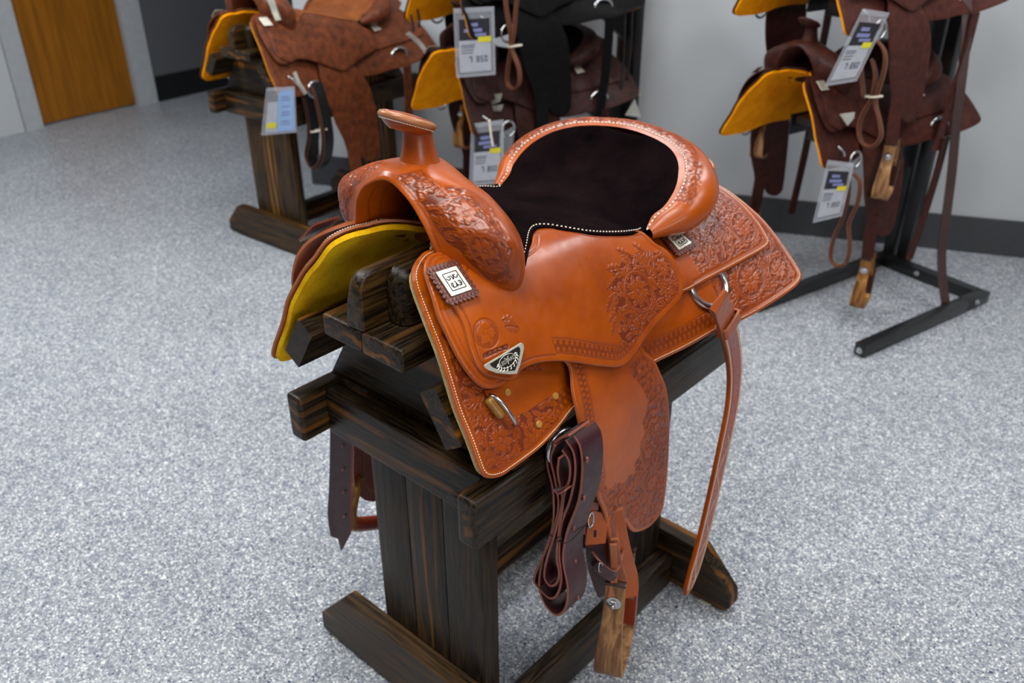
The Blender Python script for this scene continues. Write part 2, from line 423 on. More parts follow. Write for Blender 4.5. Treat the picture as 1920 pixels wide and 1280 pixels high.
def piece(name, surf, outline, off, th, mat, pitch=.003, hfn=None, parent=None, mirror=False, edge=.0022, fine=None, emat=None, smooth_n=None, closed_bottom=True, bmat=None):
    """leather piece: outline (y, s) polygon laid on surf at height off, with carved relief, rounded edge and thickness"""
    per = length(np.r_[outline, outline[:1]])
    nb = smooth_n or int(per/max(pitch, .0016)); nb = min(nb, 1400)
    B = catmull(outline, nb, True)
    lo, hi = B.min(0), B.max(0)
    def grid(p, lo, hi):
        a = np.arange(lo[0], hi[0], p); b = np.arange(lo[1], hi[1], p*.866)
        G = np.stack(np.meshgrid(a, b, indexing='ij'), -1); G[:, 1::2, 0] += p/2
        return G.reshape(-1, 2)
    cp = max(pitch, .009) if fine else pitch
    G = grid(cp, lo, hi)
    if fine:
        for (a, b, c, d) in fine: G = G[~((G[:, 0] > a) & (G[:, 0] < b) & (G[:, 1] > c) & (G[:, 1] < d))]
        for (a, b, c, d) in fine: G = np.r_[G, grid(pitch, np.maximum(lo, (a, c)), np.minimum(hi, (b, d)))]
    G = G[inside(G, B)]; D, _ = seg_dist(G, B[::max(1, nb//500)]); G = G[D > pitch*.7]
    P2 = np.r_[B, G]; n = len(B)
    r = delaunay_2d_cdt([Vector(map(float, p)) for p in P2], [(i, (i+1) % n) for i in range(n)], [], 1, 1e-7)
    Q = np.array([tuple(v) for v in r[0]]); F = np.array([f for f in r[2] if len(f) == 3])
    a = Q[F]; ar = (a[:, 1, 0]-a[:, 0, 0])*(a[:, 2, 1]-a[:, 0, 1])-(a[:, 1, 1]-a[:, 0, 1])*(a[:, 2, 0]-a[:, 0, 0])
    F[ar < 0] = F[ar < 0][:, ::-1]
    D, S = seg_dist(Q, B); bnd = D < 1e-6
    h = np.zeros(len(Q)); tool = np.zeros(len(Q))
    if hfn: h, tool = hfn(Q[:, 0], Q[:, 1], D, S)
    h = h-edge*.8*np.clip(1-D/edge, 0, 1)**2
    Pt = surf.at(Q[:, 0], Q[:, 1], off)+surf.N(Q[:, 0], Q[:, 1])*h[:, None]
    # walls + bottom
    bi = np.where(bnd)[0]; order = bi[np.argsort(S[bi])]
    k = len(order); Pb = surf.at(Q[order, 0], Q[order, 1], off-th)
    inn = []
    V = np.r_[Pt, Pb]; nT = len(Pt); W_ = []
    for i in range(k):
        a0, a1 = order[i], order[(i+1) % k]; W_ += [(a0, nT+i, a1), (a1, nT+i, nT+(i+1) % k)]
    # coarse bottom
    FF = [F, np.array(W_)]; fm = [np.zeros(len(F)), np.ones(len(W_))]
    if closed_bottom:
        Gb = grid(.012, lo, hi); Gb = Gb[inside(Gb, B)]
        if len(Gb):
            Db, _ = seg_dist(Gb, B[::max(1, nb//300)]); Gb = Gb[Db > .005]
        Qo = Q[order]
        r2 = delaunay_2d_cdt([Vector(map(float, p)) for p in np.r_[Qo, Gb]], [(i, (i+1) % k) for i in range(k)], [], 1, 1e-7)
        Q2 = np.array([tuple(v) for v in r2[0]]); F2 = np.array([f for f in r2[2] if len(f) == 3])
        P2b = surf.at(Q2[:, 0], Q2[:, 1], off-th); FF.append(F2+len(V)); fm.append(np.full(len(F2), 2 if bmat else (1 if emat else 0))); V = np.r_[V, P2b]
    F = np.concatenate(FF).astype(int); fm = np.concatenate(fm).astype(int)
    T = np.zeros(len(V)); T[:len(tool)] = tool
    mats = [mat, emat or mat]+([bmat] if bmat else [])
    def build(Vv, Fx):
        o = mesh_obj(name, Vv, Fx, None, parent, attrs={'tool': T}, mats=mats, fm=fm); 
        bm = bmesh.new(); bm.from_mesh(o.data); bmesh.ops.recalc_face_normals(bm, faces=bm.faces); bm.to_mesh(o.data); bm.free()
        o.data.set_sharp_from_angle(angle=math.radians(62)); return o
    o = build(V*[-1, 1, 1] if mirror else V, F); o['_'] = 0; del o['_']
    return o
def along(P, step, closed=True):
    L = length(np.r_[P, P[:1]] if closed else P); n = max(2, int(L/step)); return catmull(P, n, closed)
def inset(B, d):
    """move a closed outline inwards"""
    T = np.roll(B, -1, 0)-np.roll(B, 1, 0); T /= np.linalg.norm(T, axis=1)[:, None]+1e-12
    N = np.stack([-T[:, 1], T[:, 0]], 1); ar = (B[:, 0]*np.roll(B[:, 1], -1)-np.roll(B[:, 0], -1)*B[:, 1]).sum()
    return B+N*d*(1 if ar > 0 else -1)
def stitches(name, P3, N3, T3, l=.0030, w=.0011, mat=None, parent=None, mirror=False):
    """a row of thread stitches (one part: hundreds of tiny stitches)"""
    base = np.array([(-1, -1, -.3), (1, -1, -.3), (1, 1, -.3), (-1, 1, -.3), (-.7, -.5, .6), (.7, -.5, .6), (.7, .5, .6), (-.7, .5, .6)])
    fc = [(4, 5, 6, 7), (0, 1, 5, 4), (1, 2, 6, 5), (2, 3, 7, 6), (3, 0, 4, 7)]
    V = []; F = []
    for p, n, t in zip(P3, N3, T3):
        t = t/np.linalg.norm(t); b = np.cross(n, t); k = len(V)
        V += [p+t*(q[0]*l/2)+b*(q[1]*w/2)+n*(q[2]*w) for q in base]; F += [tuple(k+i for i in f) for f in fc]
    V = np.array(V)
    if mirror: V = V*[-1, 1, 1]
    o = mesh_obj(name, V, F, mat or THREAD, parent); o['kind'] = 'stuff'; return o
def stitch_on(name, surf, path, off, step=.0042, closed=False, **k):
    P = along(path, step, closed); Q = surf.at(P[:, 0], P[:, 1], off); N_ = surf.N(P[:, 0], P[:, 1])
    return stitches(name, Q, N_, np.gradient(Q, axis=0), l=step*.72, **k)
# ------------------------------------------------------------------ room shell
def floor_mat():
    m, t, bs, N = nt('flake_epoxy_floor'); v = coords(t)
    a = N('TexVoronoi', i_Scale=285); t.links.new(v, a.inputs['Vector'])
    cell = N('SeparateColor'); t.links.new(a.outputs['Color'], cell.inputs[0])
    c = ramp(t, cell.outputs[0], [(0, srgb(20, 32, 82)), (.014, srgb(80, 90, 112)), (.04, srgb(122, 128, 140)), (.26, srgb(148, 153, 160)),
                                  (.56, srgb(172, 176, 181)), (.80, srgb(204, 206, 208)), (.92, srgb(238, 238, 236))], 'CONSTANT')
    b = N('TexVoronoi', i_Scale=110); t.links.new(v, b.inputs['Vector']); c2 = N('SeparateColor'); t.links.new(b.outputs['Color'], c2.inputs[0])
    c = mixc(t, ramp(t, c2.outputs[1], [(0, (.55,)*3), (.03, (.35,)*3), (.12, (0,)*3)], 'CONSTANT'), c, srgb(110, 116, 130))
    big = ramp(t, noise(t, 2.2, 5, .6, v), [(.3, (.88, .88, .88)), (.7, (1.05, 1.05, 1.05))])
    c = mixc(t, 1.0, c, big, 'MULTIPLY')
    mid = ramp(t, noise(t, 38, 3, .6, v), [(.35, (.86, .87, .9)), (.65, (1.07, 1.07, 1.05))])
    c = mixc(t, 1.0, c, mid, 'MULTIPLY')
    t.links.new(c, bs.inputs['Base Color']); bs.inputs['Roughness'].default_value = .34
    bs.inputs['Specular IOR Level'].default_value = .35
    bump(t, bs, a.outputs['Distance'], .12, .0008); return m
def wall_mat(name, col, tex=160):
    m, t, bs, N = nt(name); v = coords(t)
    c = mixc(t, noise(t, 1.5, 3, .5, v), tuple(x*.96 for x in col[:3])+(1,), tuple(x*1.03 for x in col[:3])+(1,))
    t.links.new(c, bs.inputs['Base Color']); bs.inputs['Roughness'].default_value = .75
    bump(t, bs, noise(t, tex, 3, .6, v), .25, .0015); return m
M_FLOOR = floor_mat(); M_WALL = wall_mat('pale_grey_paint', srgb(184, 188, 192)); M_BASE = plain('charcoal_baseboard', srgb(58, 60, 64), .5)
M_DWALL = wall_mat('slate_grey_paint', srgb(86, 88, 92)); M_TRIM = plain('grey_white_trim_paint', srgb(172, 176, 180), .45)
M_DOOR = wood('oak_door_veneer', 2, srgb(128, 78, 10), srgb(152, 94, 14), srgb(104, 60, 10), .3, .35, 30, .1)
M_CEIL = wall_mat('grey_ceiling_paint', srgb(112, 114, 116)); M_BLACK = plain('black_powder_coat', srgb(20, 20, 22), .38, .0, .2)
M_PANEL = plain('lamp_diffuser', srgb(235, 238, 240), .5)
def struct(o): o['kind'] = 'structure'; return o
def wall_quad(name, a, b, z0, z1, mat, th=.12):
    """upright slab from a to b (xy), thickness on the far side"""
    a, b = np.array(a, float), np.array(b, float); d = b-a; L = np.linalg.norm(d); ang = math.atan2(d[1], d[0])
    mt = Matrix.Translation((a[0], a[1], 0)) @ Matrix.Rotation(ang, 4, 'Z')
    return box(name, (0, 0, z0), (L, th, z1), mat, None, bev=0, mtx=mt)
wdir = np.array([math.cos(math.radians(24.8)), math.sin(math.radians(24.8))]); wn = np.array([-wdir[1], wdir[0]])
w0 = np.array([-2.66, 1.825])
struct(box('floor', (-7.2, -3.2, -.1), (4.2, 6.2, 0), M_FLOOR, bev=0))
struct(box('ceiling', (-7.2, -3.2, 2.9), (4.2, 6.2, 3.0), M_CEIL, bev=0))
struct(wall_quad('wall_back', w0, w0+wdir*6.6, 0, 2.9, M_WALL))
struct(wall_quad('baseboard_back', w0-wn*.013, w0+wdir*6.6-wn*.013, 0.0, .15, M_BASE, .0125))
e0 = w0+wn*2.6
struct(wall_quad('wall_recess', e0, w0+wn*.121, 0, 2.9, M_WALL, .12))
# left wall with the oak door, its trim and the slate wall beyond
LW = lambda y: -4.70-.055*(y-1.4)
def lw(name, y0, y1, z0, z1, mat, th=.12, proud=0.): return struct(wall_quad(name, (LW(y0)+proud, y0), (LW(y1)+proud, y1), z0, z1, mat, th))
lw('wall_left', -3.1, 1.265, 0, 2.9, M_WALL)
lw('trim_1', 1.27, 1.375, 0, 2.12, M_TRIM, .13, .012)
d = lw('door_1', 1.38, 2.0, .012, 2.04, M_DOOR, .045, -.03)
lw('trim_2', 2.005, 2.14, 0, 2.12, M_TRIM, .13, .012)
lw('trim_3', 1.38, 2.0, 2.045, 2.12, M_TRIM, .13, .012)
lw('wall_left_header', 1.27, 2.135, 2.125, 2.9, M_WALL)
lw('wall_left_beyond', 2.145, 5.6, 0, 2.9, M_DWALL)
lw('baseboard_left', 2.15, 5.55, 0, .16, plain('black_baseboard', srgb(16, 16, 18), .4), .0125, .0135)
kb = lathe('door_knob', [(.0, 0), (.012, 0), (.012, .03), (.026, .04), (.03, .055), (.022, .07), (0, .072)], STEEL, d, Matrix.Translation((LW(1.46)+.02, 1.46, .98)) @ Matrix.Rotation(math.pi/2, 4, 'Y'))
struct(wall_quad('wall_recess_back', (-5.1, 5.4), (-3.2, 6.1), 0, 2.9, M_DWALL))
struct(box('wall_right', (4.0, -3.1, .001), (4.1, 6.1, 2.9), M_DWALL, bev=0))
wf = struct(box('window_1', (3.985, -2.0, .55), (3.999, .2, 2.15), plain('bright_window_pane', srgb(220, 226, 232), .3), bev=0))
for nm, a, b in (('window_frame', (3.96, -2.08, .47), (3.999, -2.001, 2.23)), ('window_frame', (3.96, .201, .47), (3.999, .28, 2.23)), ('window_frame', (3.96, -2.0, 2.151), (3.999, .2, 2.23)), ('window_sill', (3.93, -2.0, .47), (3.999, .2, .549))): box(nm, a, b, M_TRIM, wf, 0)
struct(box('wall_front', (-6.9, -3.15, .001), (3.99, -3.05, 2.9), M_DWALL, bev=0))
M_LAMP = bpy.data.materials.new('lit_lamp_panel'); M_LAMP.use_nodes = True
bs_ = M_LAMP.node_tree.nodes['Principled BSDF']; bs_.inputs['Emission Color'].default_value = (1, .98, .95, 1); bs_.inputs['Emission Strength'].default_value = 4
for k, o in enumerate([o for o in SC.objects if o.type == 'LIGHT' and o.name.startswith('ceiling')]):
    x, y, _ = o.location
    L = thing('ceiling_light', ['ceiling light panel right above the tan saddle', 'ceiling light panel to the right of the tan saddle', 'ceiling light panel above the middle of the room', 'ceiling light panel nearest the oak door', 'ceiling light panel behind the camera on the right', 'ceiling light panel nearest the right rack'][k], 'ceiling light', (x, y, 2.82), 0, 'ceiling light panels')
    box('diffuser', (-.29, -.59, .03), (.29, .59, .045), M_LAMP, L, 0)
    for nm, a, b in (('frame', (-.32, -.62, .02), (-.29, .62, .079)), ('frame', (.29, -.62, .02), (.32, .62, .079)), ('frame', (-.29, -.62, .02), (.29, -.59, .079)), ('frame', (-.29, .59, .02), (.29, .62, .079))):
        box(nm, a, b, M_TRIM, L, 0)

# ------------------------------------------------------------------ wooden saddle stand
t_, h_ = .0381, .0889
def make_stand(label, loc=(0, 0, 0), rz=0, woods=WOODS, rear=True):
    S = thing('saddle_stand', label, 'saddle stand', loc, rz)
    X, Y, Z = woods
    for s in (-1, 1): box('side_rail', (s*.1847, 0, .581), (s*.2228, .745, .670), Y, S, .009, seg=4)
    for y0 in (.054, .662): box('cross_board', (-.184, y0, .577), (.184, y0+t_, .668), X, S, .005, seg=3)
    pw = .0905; cx = .0086
    for y0 in (.0925, .6235):
        for k in range(3): box('leg_plank', (cx+(k-1.5)*pw+.0006, y0, .0125), (cx+(k-.5)*pw-.0006, y0+t_, .665), Z, S, .0022)
        prism('gable_board', [(-.213, .672), (.213, .672), (.172, .738), (.119, .828), (-.119, .828), (-.172, .738)], 1, y0, y0+t_, X, S, .003)
    prism('front_foot', [(-.300, .016), (-.292, .012), (.300, .012), (.330, .035), (.328, .062), (.262, .145), (-.222, .145), (-.298, .060)], 1, .054, .0918, WOODL[0], S, .007, 3)
    prism('rear_foot', [(-.333, .035), (-.32, .012), (.318, .012), (.333, .030), (.328, .062), (.248, .145), (-.248, .145), (-.328, .062)], 1, .6625, .7, X, S, .006, 3)
    for s in (-1, 1):
        xs = cx+1.5*pw if s > 0 else cx-1.5*pw-t_
        box('stretcher', (xs+.0005, .0925, .005), (xs+t_, .662, .0935), Y, S, .004)
        for y in (.073, .681): lathe('leveling_pad', [(0, 0), (.018, 0), (.018, .004), (.008, .006), (.008, .013), (0, .013)], plain('nylon_pad', srgb(190, 190, 170), .5), S, Matrix.Translation((s*.27, y, 0)), 20)
    # angled barrel slats, flat top boards, spine blocks
    d = np.array([.545, -.839]); n = np.array([.839, .545]); ib = np.array([.170, .740]); it = ib-d*h_
    for s in (-1, 1):
        q = [ib, it, it+n*t_, ib+n*t_]
        prism('barrel_slat', [(s*p[0], p[1]) for p in (q if s > 0 else q[::-1])], 1, 0, .73, Y, S, .010, 4)
        box('top_board', (s*.0007, 0, .8305), (s*.0889, .73, .868), Y, S, .006, seg=3)
    def spine(x0, x1, y0, zt, rr, side, ye):
        bm = bmesh.new(); pts = [(y0, .8685)]+[(y0+rr-rr*math.cos(a), zt-rr+rr*math.sin(a)) for a in np.linspace(0, math.pi/2, 7)]+[(ye-.02, zt), (ye, zt-.03), (ye, .8685)]
        A = [bm.verts.new((x0, *p)) for p in pts]; B = [bm.verts.new((x1, *p)) for p in pts]
        bm.faces.new(A); bm.faces.new(B[::-1])
        for i in range(len(pts)): j = (i+1) % len(pts); bm.faces.new((A[i], A[j], B[j], B[i]))
        bmesh.ops.recalc_face_normals(bm, faces=bm.faces)
        es = [e for e in bm.edges if abs((e.verts[0].co-e.verts[1].co).x) < 1e-4 and e.verts[0].co.z > .87 and (e.verts[0].co.x > x1-1e-4 if side > 0 else e.verts[0].co.x < x0+1e-4)]
        bmesh.ops.bevel(bm, geom=es, offset=.022, segments=5, affect='EDGES', profile=.5)
        return bm_obj('spine_block', bm, WOODL[1] if side < 0 else Y, S, bev=.004, seg=3)
    spine(-.028, .0098, .0, .957, .028, -1, .34); spine(.0102, .048, .047, .955, .022, 1, .34)
    kp = Matrix.Translation((.135, .0545, .592)) @ Matrix.Rotation(math.pi/2, 4, 'X')
    lathe('wood_knot', [(.021, -.004), (.0215, .001), (.019, .0022), (.014, .0012), (.0125, .0024), (.006, .0018), (.0001, .002)], X, S, kp, 24, 1.15, .95)
    return S
stand = make_stand('near dark espresso wooden saddle stand of bolted boards holding the bright tan saddle')
# ------------------------------------------------------------------ the tan western saddle
_f = [(0, 1.026), (.045, 1.016), (.083, .990), (.119, .945), (.14, .921), (.159, .895), (.182, .858), (.2, .818), (.229, .768), (.243, .739), (.262, .70), (.29, .64)]
S0 = Surf([(-.10, _f), (.03, _f),
           (.25, [(0, .955), (.05, .950), (.09, .938), (.125, .918), (.155, .883), (.185, .838), (.21, .79), (.235, .74), (.25, .70), (.28, .62)]),
           (.45, [(0, .905), (.06, .903), (.11, .895), (.15, .878), (.185, .853), (.215, .805), (.245, .75), (.265, .705), (.29, .64)]),
           (.60, [(0, .930), (.065, .925), (.125, .908), (.18, .879), (.225, .84), (.265, .785), (.295, .735), (.33, .67)]),
           (.75, [(0, .980), (.075, .966), (.15, .932), (.24, .868), (.33, .79), (.40, .725), (.45, .67)]),
           (.90, [(0, 1.0), (.075, .98), (.15, .945), (.24, .88), (.335, .80), (.41, .73), (.46, .68)])], .56)
SJ = Surf([(-.05, [(0, 1.02), (.05, 1.012), (.092, .993), (.13, .962), (.157, .925), (.183, .88), (.207, .832), (.235, .775), (.258, .72)]),
           (.06, [(0, 1.02), (.05, 1.012), (.092, .993), (.137, .966), (.165, .932), (.19, .885), (.213, .835), (.238, .78), (.262, .72)]),
           (.14, [(0, 1.0), (.06, .995), (.11, .975), (.15, .948), (.178, .912), (.205, .865), (.23, .81), (.252, .755), (.27, .70)]),
           (.35, [(0, .955), (.08, .958), (.14, .953), (.178, .922), (.207, .873), (.232, .815), (.255, .755), (.28, .69)]),
           (.50, [(0, .935), (.08, .940), (.145, .930), (.19, .893), (.225, .842), (.252, .787), (.274, .73), (.30, .66)]),
           (.66, [(0, .985), (.07, .970), (.13, .945), (.19, .905), (.245, .856), (.295, .80), (.335, .75), (.38, .69)]),
           (.80, [(0, 1.01), (.075, .99), (.155, .95), (.245, .883), (.335, .806), (.405, .74), (.455, .68)])], .52)
FD = Surf([(0, [(.19, .875), (.222, .815), (.248, .755), (.262, .70), (.268, .64), (.270, .55), (.270, .45), (.268, .36), (.266, .28)]),
           (.30, [(.19, .875), (.222, .815), (.248, .755), (.262, .70), (.268, .64), (.270, .55), (.270, .45), (.268, .36), (.266, .28)]),
           (.60, [(.19, .875), (.222, .815), (.25, .755), (.264, .70), (.270, .64), (.273, .55), (.272, .45), (.268, .36), (.266, .28)])], .66)
def ov(surf, items, off=0):
    """outline given as photograph pixels or ('u', y, s) surface coordinates"""
    px = [i for i in items if len(i) == 2]; r = iter(surf.uv(px, off)) if px else iter(())
    return np.array([next(r) if len(i) == 2 else np.array(i[1:]) for i in items])
rng = np.random.default_rng(5)
OUT = {}
OUT['skirt'] = ov(S0, [('u', .16, 0), ('u', .13, .03), ('u', .095, .062), (812, 463), (795, 472), (781, 489), (774, 510), (777, 533), (790, 571), (806, 613), (823, 656), (842, 715), (860, 773), (876, 812), (889.5, 847), (899, 874), (905, 887), (914, 895), (930, 896), (950, 888), (1007, 846), (1045, 808), (1080, 765), (1130, 728), (1185, 702), (1240, 675), (1295, 648), (1345, 620), (1393, 600), (1450, 567), (1485, 543), (1500, 528), (1504, 515), (1497, 498), (1468, 455), (1433, 411), (1405, 385), (1383, 367), (1362, 352), (1340, 338), ('u', .775, .12), ('u', .77, .05), ('u', .765, 0)])
OUT['rear_jockey'] = ov(S0, [('u', .50, .10), ('u', .46, .20), (1225, 560), (1283, 549), (1325, 526), (1367, 504), (1400, 486), (1430, 469), (1441, 460), (1444, 450), (1437, 435), (1420, 410), (1400, 387), (1383, 371), (1362, 355), (1340, 340), ('u', .745, .10), ('u', .74, .02), ('u', .60, .02)], .010)
OUT['front_jockey'] = ov(SJ, [(822, 471), (808, 475), (799, 486), (796, 502), (801, 523), (812, 555), (823, 592), (838, 625), (853, 656), (864, 676), (875, 693), (892, 714), (908, 726), (925, 728), (950, 716), ('u', .14, .235), ('u', .16, .15), (885, 500), (858, 480), (840, 472)], .0)
_top = [('u', p[0], p[1]-.004) for p in SJ.uv([(1205, 436), (1188, 437), (1150, 439), (1110, 437), (1060, 429), (1034, 425), (1014, 426), (1003, 434), (996, 465)], .005)]
OUT['seat_jockey'] = ov(SJ, [(845, 520), (838, 535), (842, 555), (852, 577), (862, 592), (871, 612), (877, 635), (884, 660), (896, 687), (911, 702), (935, 709), (957, 712), (969, 708), (979, 694), (1000, 683), (1026, 678), (1053, 677), (1080, 679.5), (1117, 685), (1145, 688), (1160, 688), (1174, 682), (1190, 664), (1209, 637), (1227, 612), (1246, 593), (1264, 575), (1277, 559), (1282, 545), (1280, 522), (1272, 500), (1260, 478), (1246, 464), (1230, 455), *_top, ('u', .15, .135), ('u', .11, .115), (862, 505)], .005)
OUT['fender'] = ov(FD, [('u', .155, .03), (1066, 682), (1076, 739), (1085, 780), (1094, 826), (1114, 909), (1124, 938), (1135, 965), (1143, 1012), (1147, 1050), (1149, 1078), (1158, 1076), (1163, 1050), (1166, 1032), (1163, 1012), (1160, 996), (1162, 984), (1167, 978), (1173, 979), (1178, 987), (1187, 997), (1200, 997), (1218, 988), (1233, 972), (1243, 955), (1248, 930), (1253, 880), (1256, 820), (1256, 780), (1251, 730), (1240, 700), (1228, 675), (1202, 646), ('u', .40, .02)])
def toolmix(H, reg, d, S, edgeg=(.009, .0115), st=None, A=AMP):
    """carved relief + ground + edge grooves -> height (m) and darkness"""
    h = np.where(reg > .01, A*(H*1.0-.35)*reg, 0.); t = reg*np.clip(1-H*1.6, 0, 1)*.40+reg*.22
    t = t+reg*.30*np.clip(1-H, 0, 1)
    for g in edgeg: q = groove(d, g); h = h-.0007*q; t = np.maximum(t, q*.6)
    return h, np.clip(t, 0, 1)
def with_band(h, t, d, S, a, b, p, A=.0011):
    B, m = band(d, S, a, b, p); h = h+np.where(m, A*(B-.3), 0); t = np.where(m, np.clip(.75-B*1.1, 0, 1), t)
    for g in (a-.0012, b+.0012): q = groove(d, g); h = h-.0007*q; t = np.maximum(t, q*.6)
    return h, t
def med(surf, lst, off=0):
    """medallions given by pixel centre and radius in metres"""
    P = surf.uv([(m[0], m[1]) for m in lst], off); return [(p[0], p[1], m[2], m[3], 7, m[4] if len(m) > 4 else 5) for p, m in zip(P, lst)]
def build_saddle(root, fine=True, mats=None):
    M = dict(main=L_MAIN, edge=L_EDGE, seat=SUEDE, fleece=FLEECE, strap=L_BURG, strap_edge=L_BEDGE, horn=L_MAIN, rope=L_RAW)
    M.update(mats or {})
    k = 1 if fine else 4
    pc = lambda *a, **q: piece(*a, parent=root, **q)
    both = (False, True)
    # ---- skirts with fleece
    o_sk = OUT['skirt']; fb = [(-.02, .36, .20, .47), (.30, .90, .16, .56)]
    mS = med(S0, [(940, 825, .030, .5), (1408, 524, .034, .2), (1462, 505, .026, 1.4), (1410, 470, .02, .4), (1440, 560, .017, 2)])
    pan = ov(S0, [(890, 700), (1075, 690), (1062, 705), (1030, 745), (985, 775), (950, 785), (925, 765)])
    def f_skirt(U, V, D, S):
        Z = np.zeros(len(U)); reg = sst(.0125, .014, D); sel = (U < .42) & (V > .2) | (U > .40) & (V > .12)
        inp = inside(np.stack([U, V], 1), pan); dp, _ = seg_dist(np.stack([U, V], 1), pan)
        r1 = reg*sel*(U < .21)*(~inp); r2 = reg*(U >= .58)*(V > .15)
        H = carve(U, V, np.clip(r1+r2, 0, 1), mS, np.random.default_rng(3), .0125)
        h, t = toolmix(H, np.clip(r1+r2, 0, 1)*(~inp), D, S, (.0095, .0115))
        q = groove(dp, 0, .001)*(U < .42); h -= .0006*q; t = np.maximum(t, .7*q)
        h2, t2 = with_band(Z.copy(), Z.copy(), D, S, .0135, .036, .011); w = ((U > .17) & (U < .58) & (V > .15))
        return np.where(w, h2, h), np.where(w, t2, t)
    for mir in both:
        f = fine and not mir
        pc('skirt', S0, o_sk, 0, .0055, M['main'], pitch=.0016 if f else .008, hfn=f_skirt if f else None, mirror=mir, fine=fb if f else None, emat=M['edge'])
        ins = inset(catmull(o_sk, 160, True), .004)
        ins = ins[ins[:, 1] > -.01]; ins[:, 1] = np.maximum(ins[:, 1], 0)
        pc('fleece_lining', S0, ins, -.0058, .011, M['fleece'], pitch=.008, mirror=mir, edge=.004, emat=M['fleece'] if (mir or not fine) else FLEECE_EDGE, bmat=M['fleece'])
    if fine:
        P = inset(catmull(o_sk, 900, True), .0052); i0 = np.argmin(np.hypot(*(P-np.array([.095, .062])).T)); P = np.roll(P, -i0, 0)
        P = P[(P[:, 1] > .06)]
        stitch_on('stitching', S0, P, .0002, .0040, w=.0012, mat=THREAD, parent=root)
        stitch_on('stitching', S0, P[::4], .0002, .0044, w=.0012, mat=THREAD, parent=root, mirror=True)
    # ---- rear jockeys
    mR = med(S0, [(1395, 425, .030, .3), (1330, 470, .018, 1.), (1350, 390, .022, 2.), (1300, 505, .012, .7)], .01)
    def f_rj(U, V, D, S):
        reg = sst(.013, .0145, D)*(U > .56)*sst(.085, .10, V)
        H = carve(U, V, reg, mR, np.random.default_rng(8), .012); h, t = toolmix(H, reg, D, S)
        return h, t
    for mir in both:
        f = fine and not mir
        pc('rear_jockey', S0, OUT['rear_jockey'], .010, .0055, M['main'], pitch=.0016 if f else .008, hfn=f_rj if f else None, mirror=mir, fine=[(.54, .9, .05, .5)] if f else None, emat=M['edge'])
    if fine:
        P = inset(catmull(OUT['rear_jockey'], 500, True), .0050); P = P[(P[:, 1] > .10) & (P[:, 0] > .50)]
        i0 = np.argmin(P[:, 0]+P[:, 1]*0); 
        stitch_on('stitching', S0, P, .0102, .0040, w=.0012, mat=THREAD, parent=root)
    # ---- front jockeys and the big seat jockeys
    def f_fj(U, V, D, S):
        Z = np.zeros(len(U)); h, t = Z.copy(), Z.copy()
        for g in (.006, .0075, .014): q = groove(D, g); h -= .0006*q; t = np.maximum(t, .5*q)
        return h, t
    mJ = med(SJ, [(1198, 547, .036, .4), (1243, 503, .024, 1.9, 4), (1193, 607, .014, .4), (1258, 545, .013, .2)], .005)
    zj = ov(SJ, [(1150, 507), (1162, 500), (1168, 484), (1190, 476), (1220, 470), (1246, 476), (1262, 500), (1272, 530), (1270, 548), (1252, 570), (1212, 612), (1186, 640), (1172, 648), (1160, 625), (1162, 605), (1152, 590), (1156, 570), (1148, 545)], .005)
    lv = SJ.uv([(1160, 520), (1150, 550), (1165, 500), (1185, 480), (1215, 478), (1155, 590), (1160, 575), (1180, 625), (940, 600), (945, 612), (1255, 545), (1250, 560)], .005)
    st = SJ.uv([(912, 625)], .005)[0]; cutout = SJ.uv([(910, 667), (950, 650)], .005)
    def f_sj(U, V, D, S):
        Z = np.zeros(len(U)); PV = np.stack([U, V], 1)
        H = np.zeros(len(U)); rb = np.zeros(len(U))
        for i, p in enumerate(lv):
            a = [2.6, 2.2, 3.0, 3.4, 3.7, 2.0, 2.4, 1.5, .3, .1, .5, .8][i]
            c_leaf(U, V, H, p[0], p[1], .034 if i < 7 else .026, .0085, a, .25)
        for m in mJ:
            medallion(U, V, H, *m); rb = np.maximum(rb, 1-sst(m[2]*.98, m[2]*1.02, np.hypot(U-m[0], V-m[1])))
        zz = inside(PV, zj); reg = np.clip(rb+(H > 0)+zz, 0, 1)*sst(.012, .0135, D)
        Hz = carve(U, V, zz*1., mJ, np.random.default_rng(15), .012); H = np.where(zz, np.maximum(Hz, 0), H)
        h, t = toolmix(H, reg, D, S, (.0085, .0098)); 
        low = (V > .21) & (U > .175) & (U < .50)
        h2, t2 = with_band(Z.copy(), Z.copy(), D, S, .0125, .032, .0105)
        b2 = beads(D, S, .0350, .0042); h2 = h2+.0006*b2; t2 = np.maximum(t2, .5*np.exp(-((D-.0350)/.0026)**2)*(1-b2)); 
        w = low & (reg < .3); h = np.where(w, h2, h); t = np.where(w, t2, t)
        # round maker's stamp and the cut-out slot above the triangular plate
        dx, dy = U-st[0], V-st[1]; r = np.hypot(dx, dy); q = groove(r, .0205, .0009)+groove(r, .0190, .0006)*.6; h -= .0009*q; t = np.maximum(t, .6*q)
        Hs = np.zeros(len(U)); c_flower(U, V, Hs, st[0], st[1]-.002, .015, .4, 4)
        for a in range(6): c_leaf(U, V, Hs, st[0]+.009*math.cos(a*1.05), st[1]+.009*math.sin(a*1.05), .010, .0024, a*1.05+.5, .2)
        m = r < .018; h += np.where(m, .0007*(Hs-.3), 0); t = np.where(m, np.clip(.5-Hs*.6, 0, 1), t)
        dd, sc = seg_dist(PV, cutout, False); q = 1-sst(.0030, .0040, dd); letters = (np.sin(sc*1500)*np.sin(dd*1400+sc*800) > .25)*(dd < .0025)
        h -= .0022*q*(1-.7*letters); t = np.maximum(t, q*(1-.55*letters)*1.0)
        return h, t
